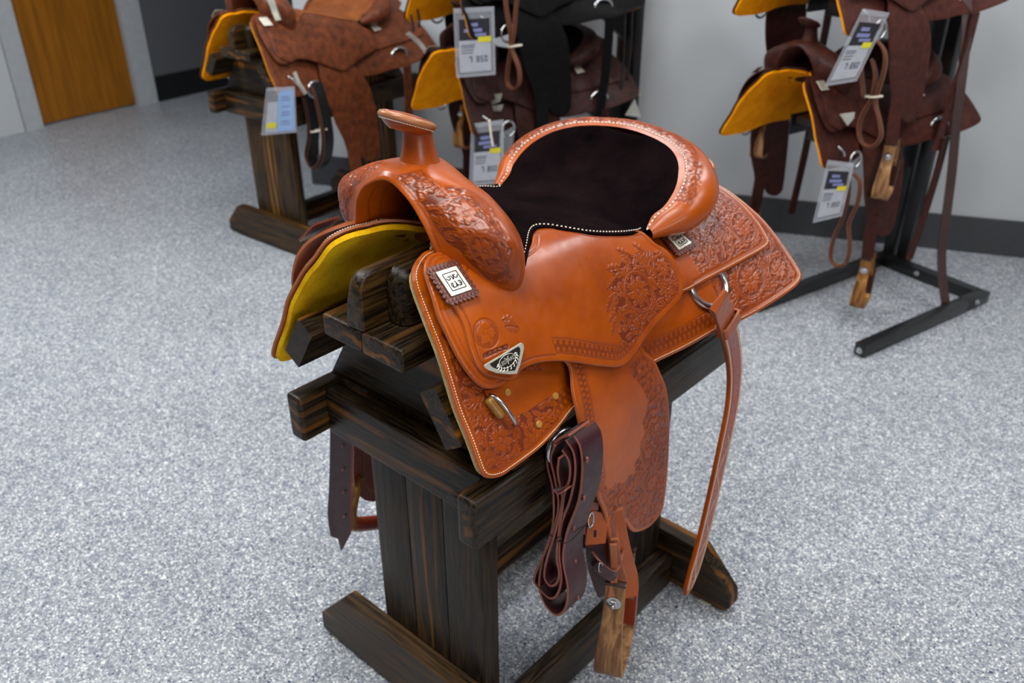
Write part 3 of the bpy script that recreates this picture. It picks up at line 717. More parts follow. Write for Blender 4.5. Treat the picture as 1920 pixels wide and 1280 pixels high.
    for mir in both:
        f = fine and not mir
        pc('front_jockey', SJ, OUT['front_jockey'], .0, .006, M['main'], pitch=.002 if f else .008, hfn=f_fj if f else None, mirror=mir, emat=M['edge'])
        pc('seat_jockey', SJ, OUT['seat_jockey'], .0052, .005, M['main'], pitch=.00135 if f else .008, hfn=f_sj if f else None, mirror=mir, fine=[(.0, .60, .12, .42)] if f else None, emat=M['edge'])
    # ---- fenders
    mF = med(FD, [(1222, 905, .024, .3), (1215, 850, .019, 1.2), (1231, 800, .014, .5), (1165, 935, .016, .2), (1190, 955, .015, 1.3), (1232, 745, .010, 1), (1150, 985, .010, .4)])
    def f_fd(U, V, D, S):
        Z = np.zeros(len(U)); fr, _ = seg_dist(np.stack([U, V], 1), np.array([[.155, .03], *FD.uv([(1066, 682), (1094, 826), (1114, 909)])]), False)
        zone = catmull(FD.uv([(1180, 690), (1200, 722), (1214, 750), (1211, 775), (1205, 792), (1209, 812), (1200, 832), (1201, 852), (1190, 868), (1192, 885), (1178, 892), (1172, 906), (1155, 905), (1146, 918), (1130, 905), (1118, 915), (1135, 1000), (1150, 1020), (1200, 1030), (1290, 1010), (1300, 850), (1290, 690), (1230, 650)]), 160, True)
        reg = inside(np.stack([U, V], 1), zone)*sst(.0085, .010, D)
        H = carve(U, V, reg, mF, np.random.default_rng(12), .011)
        zb, zs = seg_dist(np.stack([U, V], 1), zone)
        h, t = toolmix(H, reg, D, S, (.0068, .0082), A=.0014)
        w = (fr < .040) & (reg < .5)
        h2, t2 = with_band(Z.copy(), Z.copy(), fr, U*0+V, .0105, .0270, .0095, .0013)
        b2 = beads(fr, V, .0300, .004); h2 = h2+.0005*b2; t2 = np.maximum(t2, .5*np.exp(-((fr-.030)/.0024)**2)*(1-b2))
        return np.where(w, h2, h), np.where(w, t2, t)
    for mir in both:
        f = fine and not mir
        pc('fender', FD, OUT['fender'], 0, .0048, M['main'], pitch=.00145 if f else .008, hfn=f_fd if f else None, mirror=mir, emat=M['edge'])
    # ---- suede seat
    jp = lambda q: SJ.at(*SJ.uv([q], .0085)[0], .0085)
    I = [(.163, .483, .922), (.160, .503, .938), (.168, .524, .951), (.168, .552, .970), (.159, .576, .986), (.138, .606, 1.002), (.104, .631, 1.013), (.059, .644, 1.02)]
    Bd = [jp((986, 498)), jp((993, 465)), jp((1000, 434)), jp((1012, 425)), jp((1034, 424)), jp((1060, 428)), jp((1110, 436)), jp((1150, 438)), jp((1188, 436))]+[np.array(p) for p in I]
    Cn = [(.20, 1.0), (.215, .997), (.24, .992), (.26, .985), (.29, .978), (.33, .968), (.38, .955), (.43, .947), (.465, .945), (.50, .946), (.525, .950), (.55, .957), (.58, .968), (.603, .982), (.622, .996), (.635, 1.010), (.643, 1.018)]
    Bd = catmull(Bd, 90); Cc = catmull(np.array(Cn), 90)
    w = np.linspace(-1, 1, 61); r_ = np.abs(w)
    V = np.stack([Bd[:, :1]*w, Cc[:, :1]+(Bd[:, 1:2]-Cc[:, :1])*r_**1.7, Cc[:, 1:2]+(Bd[:, 2:3]-Cc[:, 1:2])*r_**2], -1).reshape(-1, 3)
    n = len(w); F = [(i*n+j, i*n+j+1, (i+1)*n+j+1, (i+1)*n+j) for i in range(89) for j in range(n-1)]
    seat = mesh_obj('seat', V, F, M['seat'], root)
    m = seat.modifiers.new('thickness', 'SOLIDIFY'); m.thickness = .004; m.offset = -1
    if fine:
        for mir in (1, -1):
            nk = int((Bd[:, 1] < .478).sum()); Q = catmull(inset_line(Bd[:nk], Cc[:nk], .0075), int(length(Bd[:nk])/.0068)); Q = Q*[mir, 1, 1]+[0, 0, .0012]
            N_ = np.repeat([[.35*mir, 0, .93]], len(Q), 0); s_ = stitches('stitching', Q, N_, np.gradient(Q, axis=0), .0030, .0017, THREAD, root)
    # ---- cantle roll
    st_ = dict(I=[(.163, .483, .922), (.160, .503, .938), (.168, .524, .951), (.168, .552, .970), (.159, .576, .986), (.138, .606, 1.002), (.104, .631, 1.013), (.059, .644, 1.02), (0, .648, 1.024)],
               M=[(.172, .481, .924), (.180, .506, .941), (.192, .530, .956), (.197, .564, .977), (.184, .597, .995), (.155, .631, 1.011), (.112, .656, 1.022), (.061, .668, 1.028), (0, .671, 1.032)],
               O=[(.178, .480, .918), (.197, .510, .931), (.213, .538, .945), (.218, .580, .962), (.205, .620, .982), (.168, .655, 1.002), (.118, .681, 1.014), (.062, .694, 1.020), (0, .698, 1.024)],
               L=[(.176, .482, .909), (.196, .514, .913), (.214, .545, .920), (.221, .588, .934), (.208, .632, .953), (.170, .668, .970), (.120, .694, .985), (.062, .708, .99), (0, .712, .993)],
               U=[(.166, .486, .905), (.176, .518, .900), (.188, .55, .898), (.192, .59, .908), (.18, .625, .922), (.155, .655, .935), (.11, .685, .950), (.06, .700, .955), (0, .704, .958)],
               T=[(.160, .490, .908), (.150, .52, .895), (.15, .55, .895), (.15, .58, .905), (.14, .61, .92), (.12, .64, .93), (.09, .665, .945), (.05, .68, .95), (0, .684, .952)])
    ns = 260//k; rows = []
    for key in 'IMOLUT':
        A = np.array(st_[key], float); A = np.r_[A, (A[:-1]*[-1, 1, 1])[::-1]]; rows.append(catmull(A, 4*ns))
    rows = [np.stack([np.interp(np.linspace(0, 1, ns), np.linspace(0, 1, 4*ns), r[:, i]) for i in range(3)], 1) for r in rows]
    R = np.array(rows).transpose(1, 0, 2); nc = 72//k; D3 = np.array([catmull(q, nc) for q in R])
    U_, V_ = np.meshgrid(np.linspace(0, 1, ns)*.78, np.linspace(0, .10, nc), indexing='ij')
    def gridmesh(name, G, mat, hf=None, UV=None, flip=False):
        a, b = G.shape[:2]
        du = np.gradient(G, axis=0); dv = np.gradient(G, axis=1); Nn = np.cross(du, dv); Nn /= np.linalg.norm(Nn, axis=2)[..., None]+1e-12
        if flip: Nn = -Nn
        t = np.zeros((a, b))
        if hf: h, t = hf(UV[0].ravel(), UV[1].ravel(), G); G = G+Nn*h.reshape(a, b, 1); t = t.reshape(a, b)
        i, j = np.meshgrid(np.arange(a-1), np.arange(b-1), indexing='ij'); q = np.stack([i*b+j, (i+1)*b+j, (i+1)*b+j+1, i*b+j+1], -1).reshape(-1, 4)
        if flip: q = q[:, ::-1]
        return mesh_obj(name, G.reshape(-1, 3), q, mat, root, attrs={'tool': t.ravel()})
    if True:
        # real arc-length coordinates for the carving
        al = np.r_[0, np.cumsum(np.linalg.norm(np.diff(D3[:, nc//5], axis=0), axis=1))]
        ac = np.concatenate([np.zeros((ns, 1)), np.cumsum(np.linalg.norm(np.diff(D3, axis=1), axis=2), axis=1)], 1)
        UVc = (np.repeat(al[:, None], nc, 1), ac)
        endt = np.minimum(al, al[-1]-al)
        mC = [(al[-1]*f, .027, .011, f*9) for f in np.linspace(.12, .88, 13)]
        def f_ct(U, V, G):
            wloc = np.interp(U, al, np.clip(endt/.10, .15, 1))
            reg = sst(.0115, .0125, V)*(1-sst(.038, .040, V))*(wloc > .75); H = carve(U, V, reg, mC, np.random.default_rng(4), .012)
            h, t = toolmix(H, reg, V, U, (.0098,)); return h, t
        gridmesh('cantle', D3, M['main'], f_ct if fine else None, UVc, flip=True)
        if fine:
            q = catmull(D3[:, 5], int(al[-1]/.0088)); q2 = catmull(D3[:, 6], len(q)); N_ = np.cross(np.gradient(q, axis=0), q2-q); N_ /= np.linalg.norm(N_, axis=1)[:, None]; N_ *= np.sign(N_[:, 2:3]+1e-9)
            stitches('stitching', q+N_*.0004, N_, np.gradient(q, axis=0), .0044, .0024, THREAD, root)
    # ---- fork (swell) with gullet
    sw = [[(0, .185, 1.050), (0, .072, 1.0755), (0, .0765, 1.0850), (0, .10, 1.092), (0, .135, 1.094), (0, .175, 1.083), (0, .21, 1.04)],
          [(.04, .183, 1.036), (.043, .070, 1.0590), (.049, .0775, 1.0675), (.056, .10, 1.080), (.060, .14, 1.078), (.052, .183, 1.058), (.04, .215, 1.015)],
          [(.063, .18, 1.01), (.067, .071, 1.033), (.0735, .080, 1.042), (.096, .095, 1.050), (.118, .135, 1.058), (.096, .185, 1.040), (.07, .215, 1.0)],
          [(.073, .18, .98), (.079, .076, 1.005), (.088, .082, 1.014), (.130, .092, 1.024), (.176, .13, 1.020), (.150, .178, 1.004), (.09, .21, .98)],
          [(.076, .18, .96), (.084, .080, .988), (.099, .085, .990), (.143, .098, .985), (.184, .134, .978), (.162, .176, .962), (.10, .205, .955)],
          [(.078, .17, .945), (.087, .084, .975), (.106, .091, .969), (.140, .108, .955), (.170, .140, .938), (.158, .172, .930), (.1, .2, .935)],
          [(.08, .165, .94), (.09, .10, .965), (.108, .108, .950), (.132, .122, .932), (.150, .145, .918), (.145, .165, .912), (.1, .19, .92)]]
    sw = np.array(sw); full = np.concatenate([(sw[:0:-1])*[-1, 1, 1], sw]); ns2, nc2 = (300, 190) if fine else (60, 40)
    cols = [catmull(full[:, j], 1200) for j in range(7)]
    # even parameter along the arch, shared by every column
    pr = []
    for j in range(7):
        A = full[:, j]; P = catmull(A, 1200); 
        idx = [np.argmin(np.linalg.norm(P-a, axis=1)) for a in A]; par = np.interp(np.linspace(0, 12, ns2), np.arange(13), idx); ii = np.clip(par.astype(int), 0, 1198); fr = (par-ii)[:, None]
        pr.append(P[ii]*(1-fr)+P[ii+1]*fr)
    R = np.array(pr).transpose(1, 0, 2); G = np.array([catmull(q, nc2) for q in R])
    jm = nc2//2; al2 = np.r_[0, np.cumsum(np.linalg.norm(np.diff(G[:, jm], axis=0), axis=1))]; al2 -= al2[-1]/2
    ac2 = np.concatenate([np.zeros((ns2, 1)), np.cumsum(np.linalg.norm(np.diff(G, axis=1), axis=2), axis=1)], 1)
    lipj = np.array([np.argmin(np.linalg.norm(g-r[1], axis=1)) for g, r in zip(G, R)])
    ac2 -= ac2[np.arange(ns2), lipj][:, None]                      # 0 at the gullet lip
    scale = np.linalg.norm(np.gradient(G, axis=0), axis=2)/np.gradient(al2)[:, None]
    UV2 = (np.repeat(al2[:, None], nc2, 1), ac2)
    def f_sw(U, V, G_):
        PX = project(G_.reshape(-1, 3)); near = U > 0
        zone = np.array([(735, 331), (790, 318), (822, 352), (850, 350), (878, 355), (905, 372), (925, 392), (935, 425), (945, 440), (962, 470), (950, 500), (962, 515), (950, 535), (915, 524), (885, 497), (862, 470), (840, 455), (820, 430), (800, 395), (775, 360), (755, 340)])
        reg = inside(PX, zone)*near*(V > .012)
        zf = inside(PX*1.0, np.array([(640, 330), (720, 300), (700, 322), (668, 350), (655, 380), (652, 420), (630, 420)]))*(~near)*(V > .012)
        dz, _ = seg_dist(PX, zone); reg = reg*1.
        def uvat(q):
            d = np.linalg.norm(PX-np.array(q), axis=1)+(~near)*500+(V < .005)*300; i = d.argmin(); return U[i], V[i]
        ms = [(*uvat((870, 400)), .030, .3, 7, 5), (*uvat((908, 470)), .025, 1.1, 7, 4), (*uvat((945, 520)), .012, .3, 6, 5), (*uvat((800, 345)), .013, .5, 6, 5)]
        H = carve(U, V, np.clip(reg+zf, 0, 1), ms, np.random.default_rng(21), .014)
        h = np.where(reg+zf > 0, .0015*(H-.35), 0); t = (reg+zf)*(np.clip(1-H*1.5, 0, 1)*.42+.22+.25*np.clip(1-H, 0, 1))
        for g in (.0095, .0118): q = groove(V, g, .0008); h -= .0007*q; t = np.maximum(t, .6*q)
        q = groove(dz, 0, 1.4)*near*(V > .012); h -= .0006*q; t = np.maximum(t, .7*q)
        ins_ = V < -.02; q = groove(V, -.022, .001)+groove(V, -.045, .001)*.8; t = np.maximum(t, np.clip(q, 0, 1)*.8); h -= .0006*q
        return h, np.clip(t, 0, 1)
    gridmesh('fork', G, M['main'], f_sw if fine else None, UV2)
    # gullet back panel and the welt seam
    gb = [(x, .188, z) for x, z in [(-.082, .93), (-.076, .97), (-.063, 1.01), (-.04, 1.038), (0, 1.052), (.04, 1.038), (.063, 1.01), (.076, .97), (.082, .93)]]
    bm = bmesh.new(); bm.faces.new([bm.verts.new(p) for p in gb]); bm_obj('gullet_lining', bm, M['main'] if not fine else L_RED, root)
    # ---- horn
    hc = Matrix.Translation((0, .134, 1.078))
    hp = [(.034, -.012), (.0335, 0), (.030, .006), (.0265, .014), (.0235, .026), (.0208, .040), (.0196, .052), (.0205, .062)]
    horn = lathe('horn', hp, M['horn'], root, hc @ Matrix.Rotation(math.radians(4), 4, 'X') @ Matrix.Shear('XY', 4, (0, -.12)) if False else hc, 48, 1, 1.08)
    mt = Matrix.Translation((0, .1165, 1.1500)) @ Matrix.Rotation(math.radians(-23), 4, 'X')
    lathe('horn_cap', [(.019, -.016), (.026, -.0115), (.0325, -.0045), (.0335, -.003)], M['main'], horn, mt, 56, 1, 1.24)
    lathe('horn_cap_rim', [(.0325, -.0045), (.0352, -.0040), (.0368, -.0015), (.0370, .0015), (.0355, .0045), (.0320, .0060), (.0300, .0058)], M['rope'], horn, mt, 56, 1, 1.22)
    lathe('horn_cap_top', [(.0325, .0040), (.0310, .0068), (.0255, .0076), (.0235, .0066), (.0215, .0080), (.0140, .0088), (.0120, .0078), (.0100, .0092), (.0001, .0096)], M['main'], horn, mt, 56, 1, 1.22)
    if fine:
        q = np.array([(.0338*math.cos(a), .0338*1.23*math.sin(a), -.0052) for a in np.linspace(0, 2*math.pi, 60)]); A = np.array(mt); q3 = q @ A[:3, :3].T+A[:3, 3]
        nn = q*[1, 1, 0]; nn /= np.linalg.norm(nn, axis=1)[:, None]; nn = nn @ A[:3, :3].T
        s_ = stitches('stitching', q3, nn, np.gradient(q3, axis=0), .0034, .0011, THREAD, horn)
        tube('horn_seam', [(.0335*math.cos(a), .134+.0335*1.08*math.sin(a), 1.0785+.0) for a in np.linspace(0, 2*math.pi, 40, endpoint=False)], .0012, M['main'], horn, 80, 6, True)
    return root
def inset_line(B, C, d):
    Q = []
    for b, c in zip(B, C):
        v = np.array([0-b[0], c[0]-b[1], c[1]-b[2]]); Q.append(b+v/np.linalg.norm(v)*d)
    return np.array(Q)
saddle = thing('western_saddle', 'bright tan floral-tooled western saddle with black suede seat on the near wooden stand', 'saddle', (0, 0, .868))
# ------------------------------------------------------------------ hardware, straps and stirrups of a saddle
def frame(surf, c, off, corners):
    """corners: 4 pixel points (top-left, top-right, bottom-right, bottom-left) -> bilinear map on the surface"""
    uv = surf.uv(corners, off)
    def f(a, b, h=0):
        q = uv[0]*(1-a)*(1-b)+uv[1]*a*(1-b)+uv[2]*a*b+uv[3]*(1-a)*b
        return surf.at(q[0], q[1], off+h)
    return f
def plane_frame(P):
    P = np.array(P, float); c = P.mean(0); u, s, v = np.linalg.svd(P-c); n = v[2]
    if n[0]+n[2] < 0: n = -n
    return c, n
def flat_poly(name, pts3, n, th, mat, parent, bev=.0006):
    bm = bmesh.new(); n = np.array(n); A = [bm.verts.new(p+n*th) for p in pts3]; B = [bm.verts.new(p) for p in pts3]
    bm.faces.new(A); bm.faces.new(B[::-1]); k = len(A)
    for i in range(k): bm.faces.new((A[i], A[(i+1) % k], B[(i+1) % k], B[i]))
    bmesh.ops.recalc_face_normals(bm, faces=bm.faces)
    if bev: bmesh.ops.bevel(bm, geom=[e for e in bm.edges if e.calc_face_angle(0) > 1.1], offset=bev, segments=2, affect='EDGES')
    return bm_obj(name, bm, mat, parent, smooth=True, sharp=40)
def concho(root, surf, corners, off, mir=False, fine=True, rose=True, dark=L_ROSE):
    s = -1 if mir else 1
    uv = surf.uv(corners, off); P = np.array([surf.at(*q, off) for q in uv]); P = P*[s, 1, 1]; c, n = plane_frame(P)
    if mir: n = np.array([-abs(n[0]), n[1], abs(n[2])])
    P = P-((P-c)@n)[:, None]*n
    f = lambda a, b, h=0.: P[0]*(1-a)*(1-b)+P[1]*a*(1-b)+P[2]*a*b+P[3]*(1-a)*b+n*h
    holder = None
    if rose:
        pts = []
        lo, hi = -.20, 1.20; m = 7
        path = [(lo+(hi-lo)*k/m, lo) for k in range(m)]+[(hi, lo+(hi-lo)*k/m) for k in range(m)]+[(hi-(hi-lo)*k/m, hi) for k in range(m)]+[(lo, hi-(hi-lo)*k/m) for k in range(m)]
        Q = np.array(path); R = np.roll(Q, -1, 0)
        for p, q in zip(Q, R):
            d = q-p; nrm = np.array([d[1], -d[0]])
            for t in (0, .2, .5, .8): pts.append(p+d*t+nrm*(.55*math.sin(math.pi*t) if t else 0))
        holder = flat_poly('rosette', [f(a, b, -.0045) for a, b in pts], n, .0032, dark, root, 0)
        if fine:
            for (a, b) in Q: 
                p = f(a+(.5-a)*.10, b+(.5-b)*.10, -.0012); lathe('rosette_bead', [(.0026, -.001), (.0024, .0008), (.001, .0011)], dark, holder, Matrix.Translation(Vector(p)) @ Vector(n).to_track_quat('Z', 'Y').to_matrix().to_4x4(), 10)
    pl = flat_poly('concho', [f(a, b, -.001) for a, b in [(0, 0), (1, 0), (1, 1), (0, 1)]], n, .0026, SILVER, root, .0007)
    if fine:
        fr = [(.17, .16), (.83, .16), (.83, .84), (.17, .84)]
        tube('engraved_frame', [f(a, b, .0017) for k in range(4) for a, b in [tuple(np.array(fr[k])*(1-t)+np.array(fr[(k+1) % 4])*t) for t in (0.02, .35, .65, .98)]], .0007, SILVD, pl, 90, 5, True)
        for cx, cy, sg, r0 in ((.36, .62, 1, .15), (.66, .60, -1, .15), (.66, .32, 1, .11), (.34, .34, -1, .11)):
            tube('engraved_scroll', [f(cx+sg*r*math.cos(a), cy+r*math.sin(a), .0016) for a, r in [(k*.55, r0*(1-k/13)) for k in range(11)]], .00085, SILVD, pl, 36, 5)
        for a, b, a2, b2 in ((.5, .75, .5, .5), (.3, .75, .34, .6), (.7, .74, .66, .6), (.5, .45, .45, .26), (.52, .45, .56, .26)):
            tube('engraved_stem', [f(a, b, .0016), f((a+a2)/2+.02, (b+b2)/2, .0016), f(a2, b2, .0016)], .0008, SILVD, pl, 10, 5)
        bd = [f(a, b, .0014) for k in range(4) for a, b in [tuple(np.array([(.06, .06), (.94, .06), (.94, .94), (.06, .94)][k])*(1-t)+np.array([(.06, .06), (.94, .06), (.94, .94), (.06, .94)][(k+1) % 4])*t) for t in np.linspace(0, 1, 9, endpoint=False)]]
        V = []; F = []
        for p in bd:
            k = len(V); V += [p+n*.0009, *(p+.0010*(np.cos(a)*(P[1]-P[0])/np.linalg.norm(P[1]-P[0])+np.sin(a)*np.cross(n, (P[1]-P[0])/np.linalg.norm(P[1]-P[0]))) for a in (0, 1.57, 3.14, 4.71))]
            F += [(k, k+1+i, k+1+(i+1) % 4) for i in range(4)]
        o = mesh_obj('beaded_border', V, F, SILVER, pl)
    return pl
def strap_px(name, pts, x, width, th, mat, parent, edge=None, ax=0, **k):
    """strap whose middle line is given by pixels in the plane axis=x"""
    P = [at(q, ax, xx) for q, xx in zip(pts, x if hasattr(x, '__len__') else [x]*len(pts))]
    P = np.array(P); T = np.gradient(catmull(P, 60), axis=0); n = np.array([1., 0, 0]) if ax == 0 else np.array([0, 1., 0])
    Wd = np.cross(n, T); Wd /= np.linalg.norm(Wd, axis=1)[:, None]
    return ribbon(name, catmull(P, 60), Wd, width, th, mat, parent, edge, n=60, **k)
def holes(name, P, n, r, mat, parent):
    for p in P: lathe(name, [(r*.55, .0002), (r, .0004), (r, .0008), (r*.5, .0009)], mat, parent, Matrix.Translation(Vector(p)) @ Vector(n).to_track_quat('Z', 'Y').to_matrix().to_4x4(), 10)
def stirrup(root, c, yaw, zt, zb, wood_m, tread_m, sx=1, fine=True):
    """bent wooden stirrup: side strips facing `yaw`, leather wrapped tread"""
    d = np.array([math.cos(yaw), math.sin(yaw), 0])*sx if sx == 1 else np.array([-math.cos(yaw), math.sin(yaw), 0]); w = np.array([-d[1], d[0], 0]); c = np.array(c, float)
    H = zt-zb; path = []
    L = [(-.046, zt), (-.050, zt-.06), (-.062, zb+.10), (-.068, zb+.04), (-.062, zb+.012), (-.045, zb+.001), (0, zb), (.045, zb+.001), (.062, zb+.012), (.068, zb+.04), (.062, zb+.10), (.050, zt-.06), (.046, zt)]
    P = [c+d*a+np.array([0, 0, z]) for a, z in L]
    tp = ([0, .16, .30, .5, .70, .84, 1], [.80, .86, 1.15, 1.3, 1.15, .86, .80])
    o = ribbon('stirrup', P, w, .044, .010, wood_m, root, n=90, taper=tp)
    Lt = [(-.0665, zb+.075), (-.0695, zb+.035), (-.0635, zb+.008), (-.045, zb-.004), (0, zb-.005), (.045, zb-.004), (.0635, zb+.008), (.0695, zb+.035), (.0665, zb+.11)]
    Lt = [(-.020, zb-.0045), (0, zb-.005), (.045, zb-.004), (.0635, zb+.008), (.0700, zb+.035), (.0685, zb+.075), (.0640, zb+.115)]
    ribbon('tread_wrap', [c+d*a+np.array([0, 0, z]) for a, z in Lt], w, .054, .0165, tread_m, o, n=50)
    for s in (-1, 1):
        p = c+d*(s*.049)+np.array([0, 0, zt-.036]); q = Vector(d*s).to_track_quat('Z', 'Y').to_matrix().to_4x4()
        M_ = Matrix.Translation(Vector(p)) @ q
        lathe('washer', [(.0001, .003), (.0125, .003), (.0135, .0045), (.0135, .0062), (.010, .0070), (.0001, .0072)], STEEL, o, M_, 28)
        lathe('bolt_head', [(.0078, .007), (.0080, .011), (.0060, .0125), (.0001, .0128)], STEEL, o, M_, 6)
        lathe('bolt_tip', [(.0040, .0125), (.0040, .017), (.0028, .018), (.0001, .018)], STEEL, o, M_, 14)
    tube('stirrup_bolt', [c-d*.046+np.array([0, 0, zt-.036]), c+np.array([0, 0, zt-.036]), c+d*.046+np.array([0, 0, zt-.036])], .0045, STEEL, o, 6)
    # top cross block
    box('stirrup_cap', (-.0465, -.019, -.001), (.0465, .019, .004), wood_m, o, .001, Matrix.Translation((c[0], c[1], zt)) @ Matrix.Rotation(math.atan2(d[1], d[0]), 4, 'Z')) if False else None
    for s in (-1, 1): box('stirrup_end_cap', (-.006, -.0185, .000), (.006, .0185, .006), L_DKBROWN, o, .001, Matrix.Translation(Vector((c+d*s*.046)[:2].tolist()+[zt])) @ Matrix.Rotation(math.atan2(d[1], d[0]), 4, 'Z'))
    return o
CF = [(816.8, 511), (854.7, 498.8), (884.8, 542.5), (846, 556)]; CR = [(1251.7, 445), (1271.7, 433), (1296.7, 455), (1273, 469)]
def P_dot(a, a1, a2): return -(a1*math.cos(a)+a2*math.sin(a))[2]
def tack_main(root):
    for mir in (False, True):
        concho(root, SJ, CF, .0135, mir, not mir); concho(root, S0, CR, .021, mir, not mir)
    # triangular maker's plate with lettering
    px = [(906.3, 684), (913, 680), (940, 664), (970, 645), (976, 642), (980, 645.6), (981, 652), (979.6, 662), (975, 681), (967.8, 700.7), (953.8, 701.9), (930.3, 699.5), (914, 693.7), (907, 688)]
    for mir in (False, True):
        s = np.array([-1, 1, 1]) if mir else np.array([1, 1, 1])
        P = np.array([SJ.at(*q, .0116) for q in SJ.uv(px, .0116)]); c, n = plane_frame(P); P = P-((P-c)@n)[:, None]*n; P = P*s; c = c*s; n = n*s
        pl = flat_poly('maker_plate', P, n, .0022, SILVER, root, .0006)
        Q = c+(P-c)*.76+n*.0023; flat_poly('plate_recess', Q, n, .00015, SILVD, pl, 0)
        if mir: continue
        ex = P[4]-P[0]; ex /= np.linalg.norm(ex); ey = np.cross(n, ex)
        if ey[2] < 0: ey = -ey
        cc = SJ.at(*SJ.uv([(949, 676.5)], .0116)[0], .0116); cc = cc-((cc-c)@n)*n+n*.0026
        L = lambda a, b, h=0: cc+ex*a+ey*b+n*h
        tube('plate_oval', [L(.0155*math.cos(a), .0085*math.sin(a)) for a in np.linspace(0, 2*math.pi, 24, endpoint=False)], .0005, SILVER, pl, 60, 5, True)
        for k in range(18):
            a = 2*math.pi*k/18+.2; r0 = (.0180*math.cos(a), .0105*math.sin(a)-.001)
            if r0[1] > .004 and abs(r0[0]) < .016: continue
            tube('plate_scroll', [L(r0[0]+.0022*math.cos(a+t*.8), r0[1]+.0016*math.sin(a+t*1.1)+.0008*t) for t in range(4)], .0011, SILVER, pl, 10, 5)
        def text(st, x, y, size, yw=None):
            cu = bpy.data.curves.new('lettering', 'FONT'); cu.body = st; cu.size = size; cu.extrude = .0003; cu.align_x = 'CENTER'; cu.align_y = 'CENTER'; cu.offset = .0001
            tmp = bpy.data.objects.new('tmp', cu); COL.objects.link(tmp); bpy.context.view_layer.update()
            me = bpy.data.meshes.new_from_object(tmp); bpy.data.objects.remove(tmp); me.materials.clear(); me.materials.append(SILVER)
            o = bpy.data.objects.new('lettering', me); COL.objects.link(o); o.parent = pl
            z = n; M4 = Matrix([[*ex, 0], [*ey, 0], [*z, 0], [0, 0, 0, 1]]).transposed(); M4.translation = Vector(L(x, y, .0003)); me.transform(M4); return o
        text('LED', -.0082, 0, .0072); text('ARD', .0083, 0, .0072); text('Y', 0, 0, .0150)
    # brass screws on the near skirt
    for q in ((951, 735), (1041, 742), (1010, 795)):
        u = S0.uv([q], .0)[0]; p = S0.at(*u, .0008); n = S0.N(*u)
        lathe('brass_screw', [(.0052, -.002), (.0056, 0), (.0050, .0014), (.0030, .0018), (.0001, .0015)], BRASS, root, Matrix.Translation(Vector(p)) @ Vector(n).to_track_quat('Z', 'Y').to_matrix().to_4x4(), 20)
    # breast-collar dee with its amber roller
    q = [(917, 741), (927, 744), (941, 756), (955, 774), (965, 791), (967, 797)]; hs = [.004, .010, .015, .016, .011, .003]
    dee = tube('breast_collar_dee', [S0.at(*S0.uv([p], h)[0], h) for p, h in zip(q, hs)], .0031, STEEL, root, 40, 10)
    A = [S0.at(*S0.uv([p], .006)[0], .006) for p in ((914, 747), (926, 762), (941, 781))]
    tube('amber_roller', A, .0072, HORNM, dee, 20, 16, taper=([0, .06, .94, 1], [.7, 1, 1, .7]))
    flat_poly('dee_strap', [S0.at(*S0.uv([p], .0)[0], .0012) for p in ((905, 732), (922, 730), (930, 745), (915, 752))], S0.N(.05, .3), .003, L_MAIN, root, .0005)
    # front rigging rings and the folded latigo straps
    for s, nm in ((1, 'near'), (-1, 'far')):
        c = at((1054, 836), 0, .238)*[s, 1, 1]
        tube('rigging_ring', [c+np.array([0.004*math.cos(a)*s, .028*math.cos(a), .028*math.sin(a)]) for a in np.linspace(0, 2*math.pi, 20, endpoint=False)], .0044, STEEL, root, 60, 10, True)
    y0 = .150
    loops = [[(1076, 818), (1087, 838), (1091, 880), (1084, 940), (1062, 1000), (1055, 1050), (1064, 1105), (1058, 1143), (1040, 1153), (1020, 1132), (1010, 1098), (1019, 1040), (1036, 985), (1036, 920), (1025, 868), (1032, 838), (1050, 822), (1066, 816)],
             [(1058, 826), (1073, 850), (1076, 890), (1066, 940), (1050, 985), (1046, 1040), (1050, 1090), (1040, 1120), (1026, 1122), (1008, 1104), (999, 1092), (1005, 1068), (1018, 1040), (1034, 1000), (1045, 950), (1038, 900), (1030, 860), (1038, 836)],
             [(1050, 846), (1063, 868), (1064, 900), (1055, 925), (1050, 960), (1043, 1010), (1040, 1050), (1045, 1080), (1038, 1098), (1026, 1100), (1017, 1085), (1022, 1050), (1036, 1005), (1050, 940), (1042, 890), (1044, 862)]]
    sb = None
    for i, lp in enumerate(loops):
        P = [at(q, 1, y0-.004*i) for q in lp]; P = [p+np.array([0, .025, 0]) for p in P]
        o = ribbon('latigo_strap' if not sb else 'strap_coil', P, (0, 1, 0), .050-.004*i, .0042, L_BURG, root if not sb else sb, L_BEDGE, n=120)
        sb = sb or o
    cz = [at(q, 1, y0-.003) for q in ((1029, 1000), (1044, 1012), (1064, 1017))]; b = at((1098, 985), 1, y0+.05)
    tube('tie_cord', [cz[0], cz[1], cz[2], b], .0009, BLACKTH, sb, 30, 6); tube('tie_cord', [at((1044, 1014), 1, y0-.004), at((1038, 1024), 1, y0-.008), at((1033, 1031), 1, y0-.006)], .0007, BLACKTH, sb, 10, 6)
    tube('tie_cord', [at((1043, 1012), 1, y0-.004), at((1048, 1006), 1, y0-.008), at((1054, 1010), 1, y0-.006), at((1046, 1016), 1, y0-.006)], .0007, BLACKTH, sb, 16, 6)
    ribbon('strap_keeper', [at(q, 1, y0-.006) for q in ((1045, 912), (1053, 920), (1066, 914))], (0, 1, 0), .02, .003, L_BURG, sb, L_BEDGE)
    hp = [(1100, 862), (1094, 934), (1075, 989), (1078, 1053), (1083, 1120)]
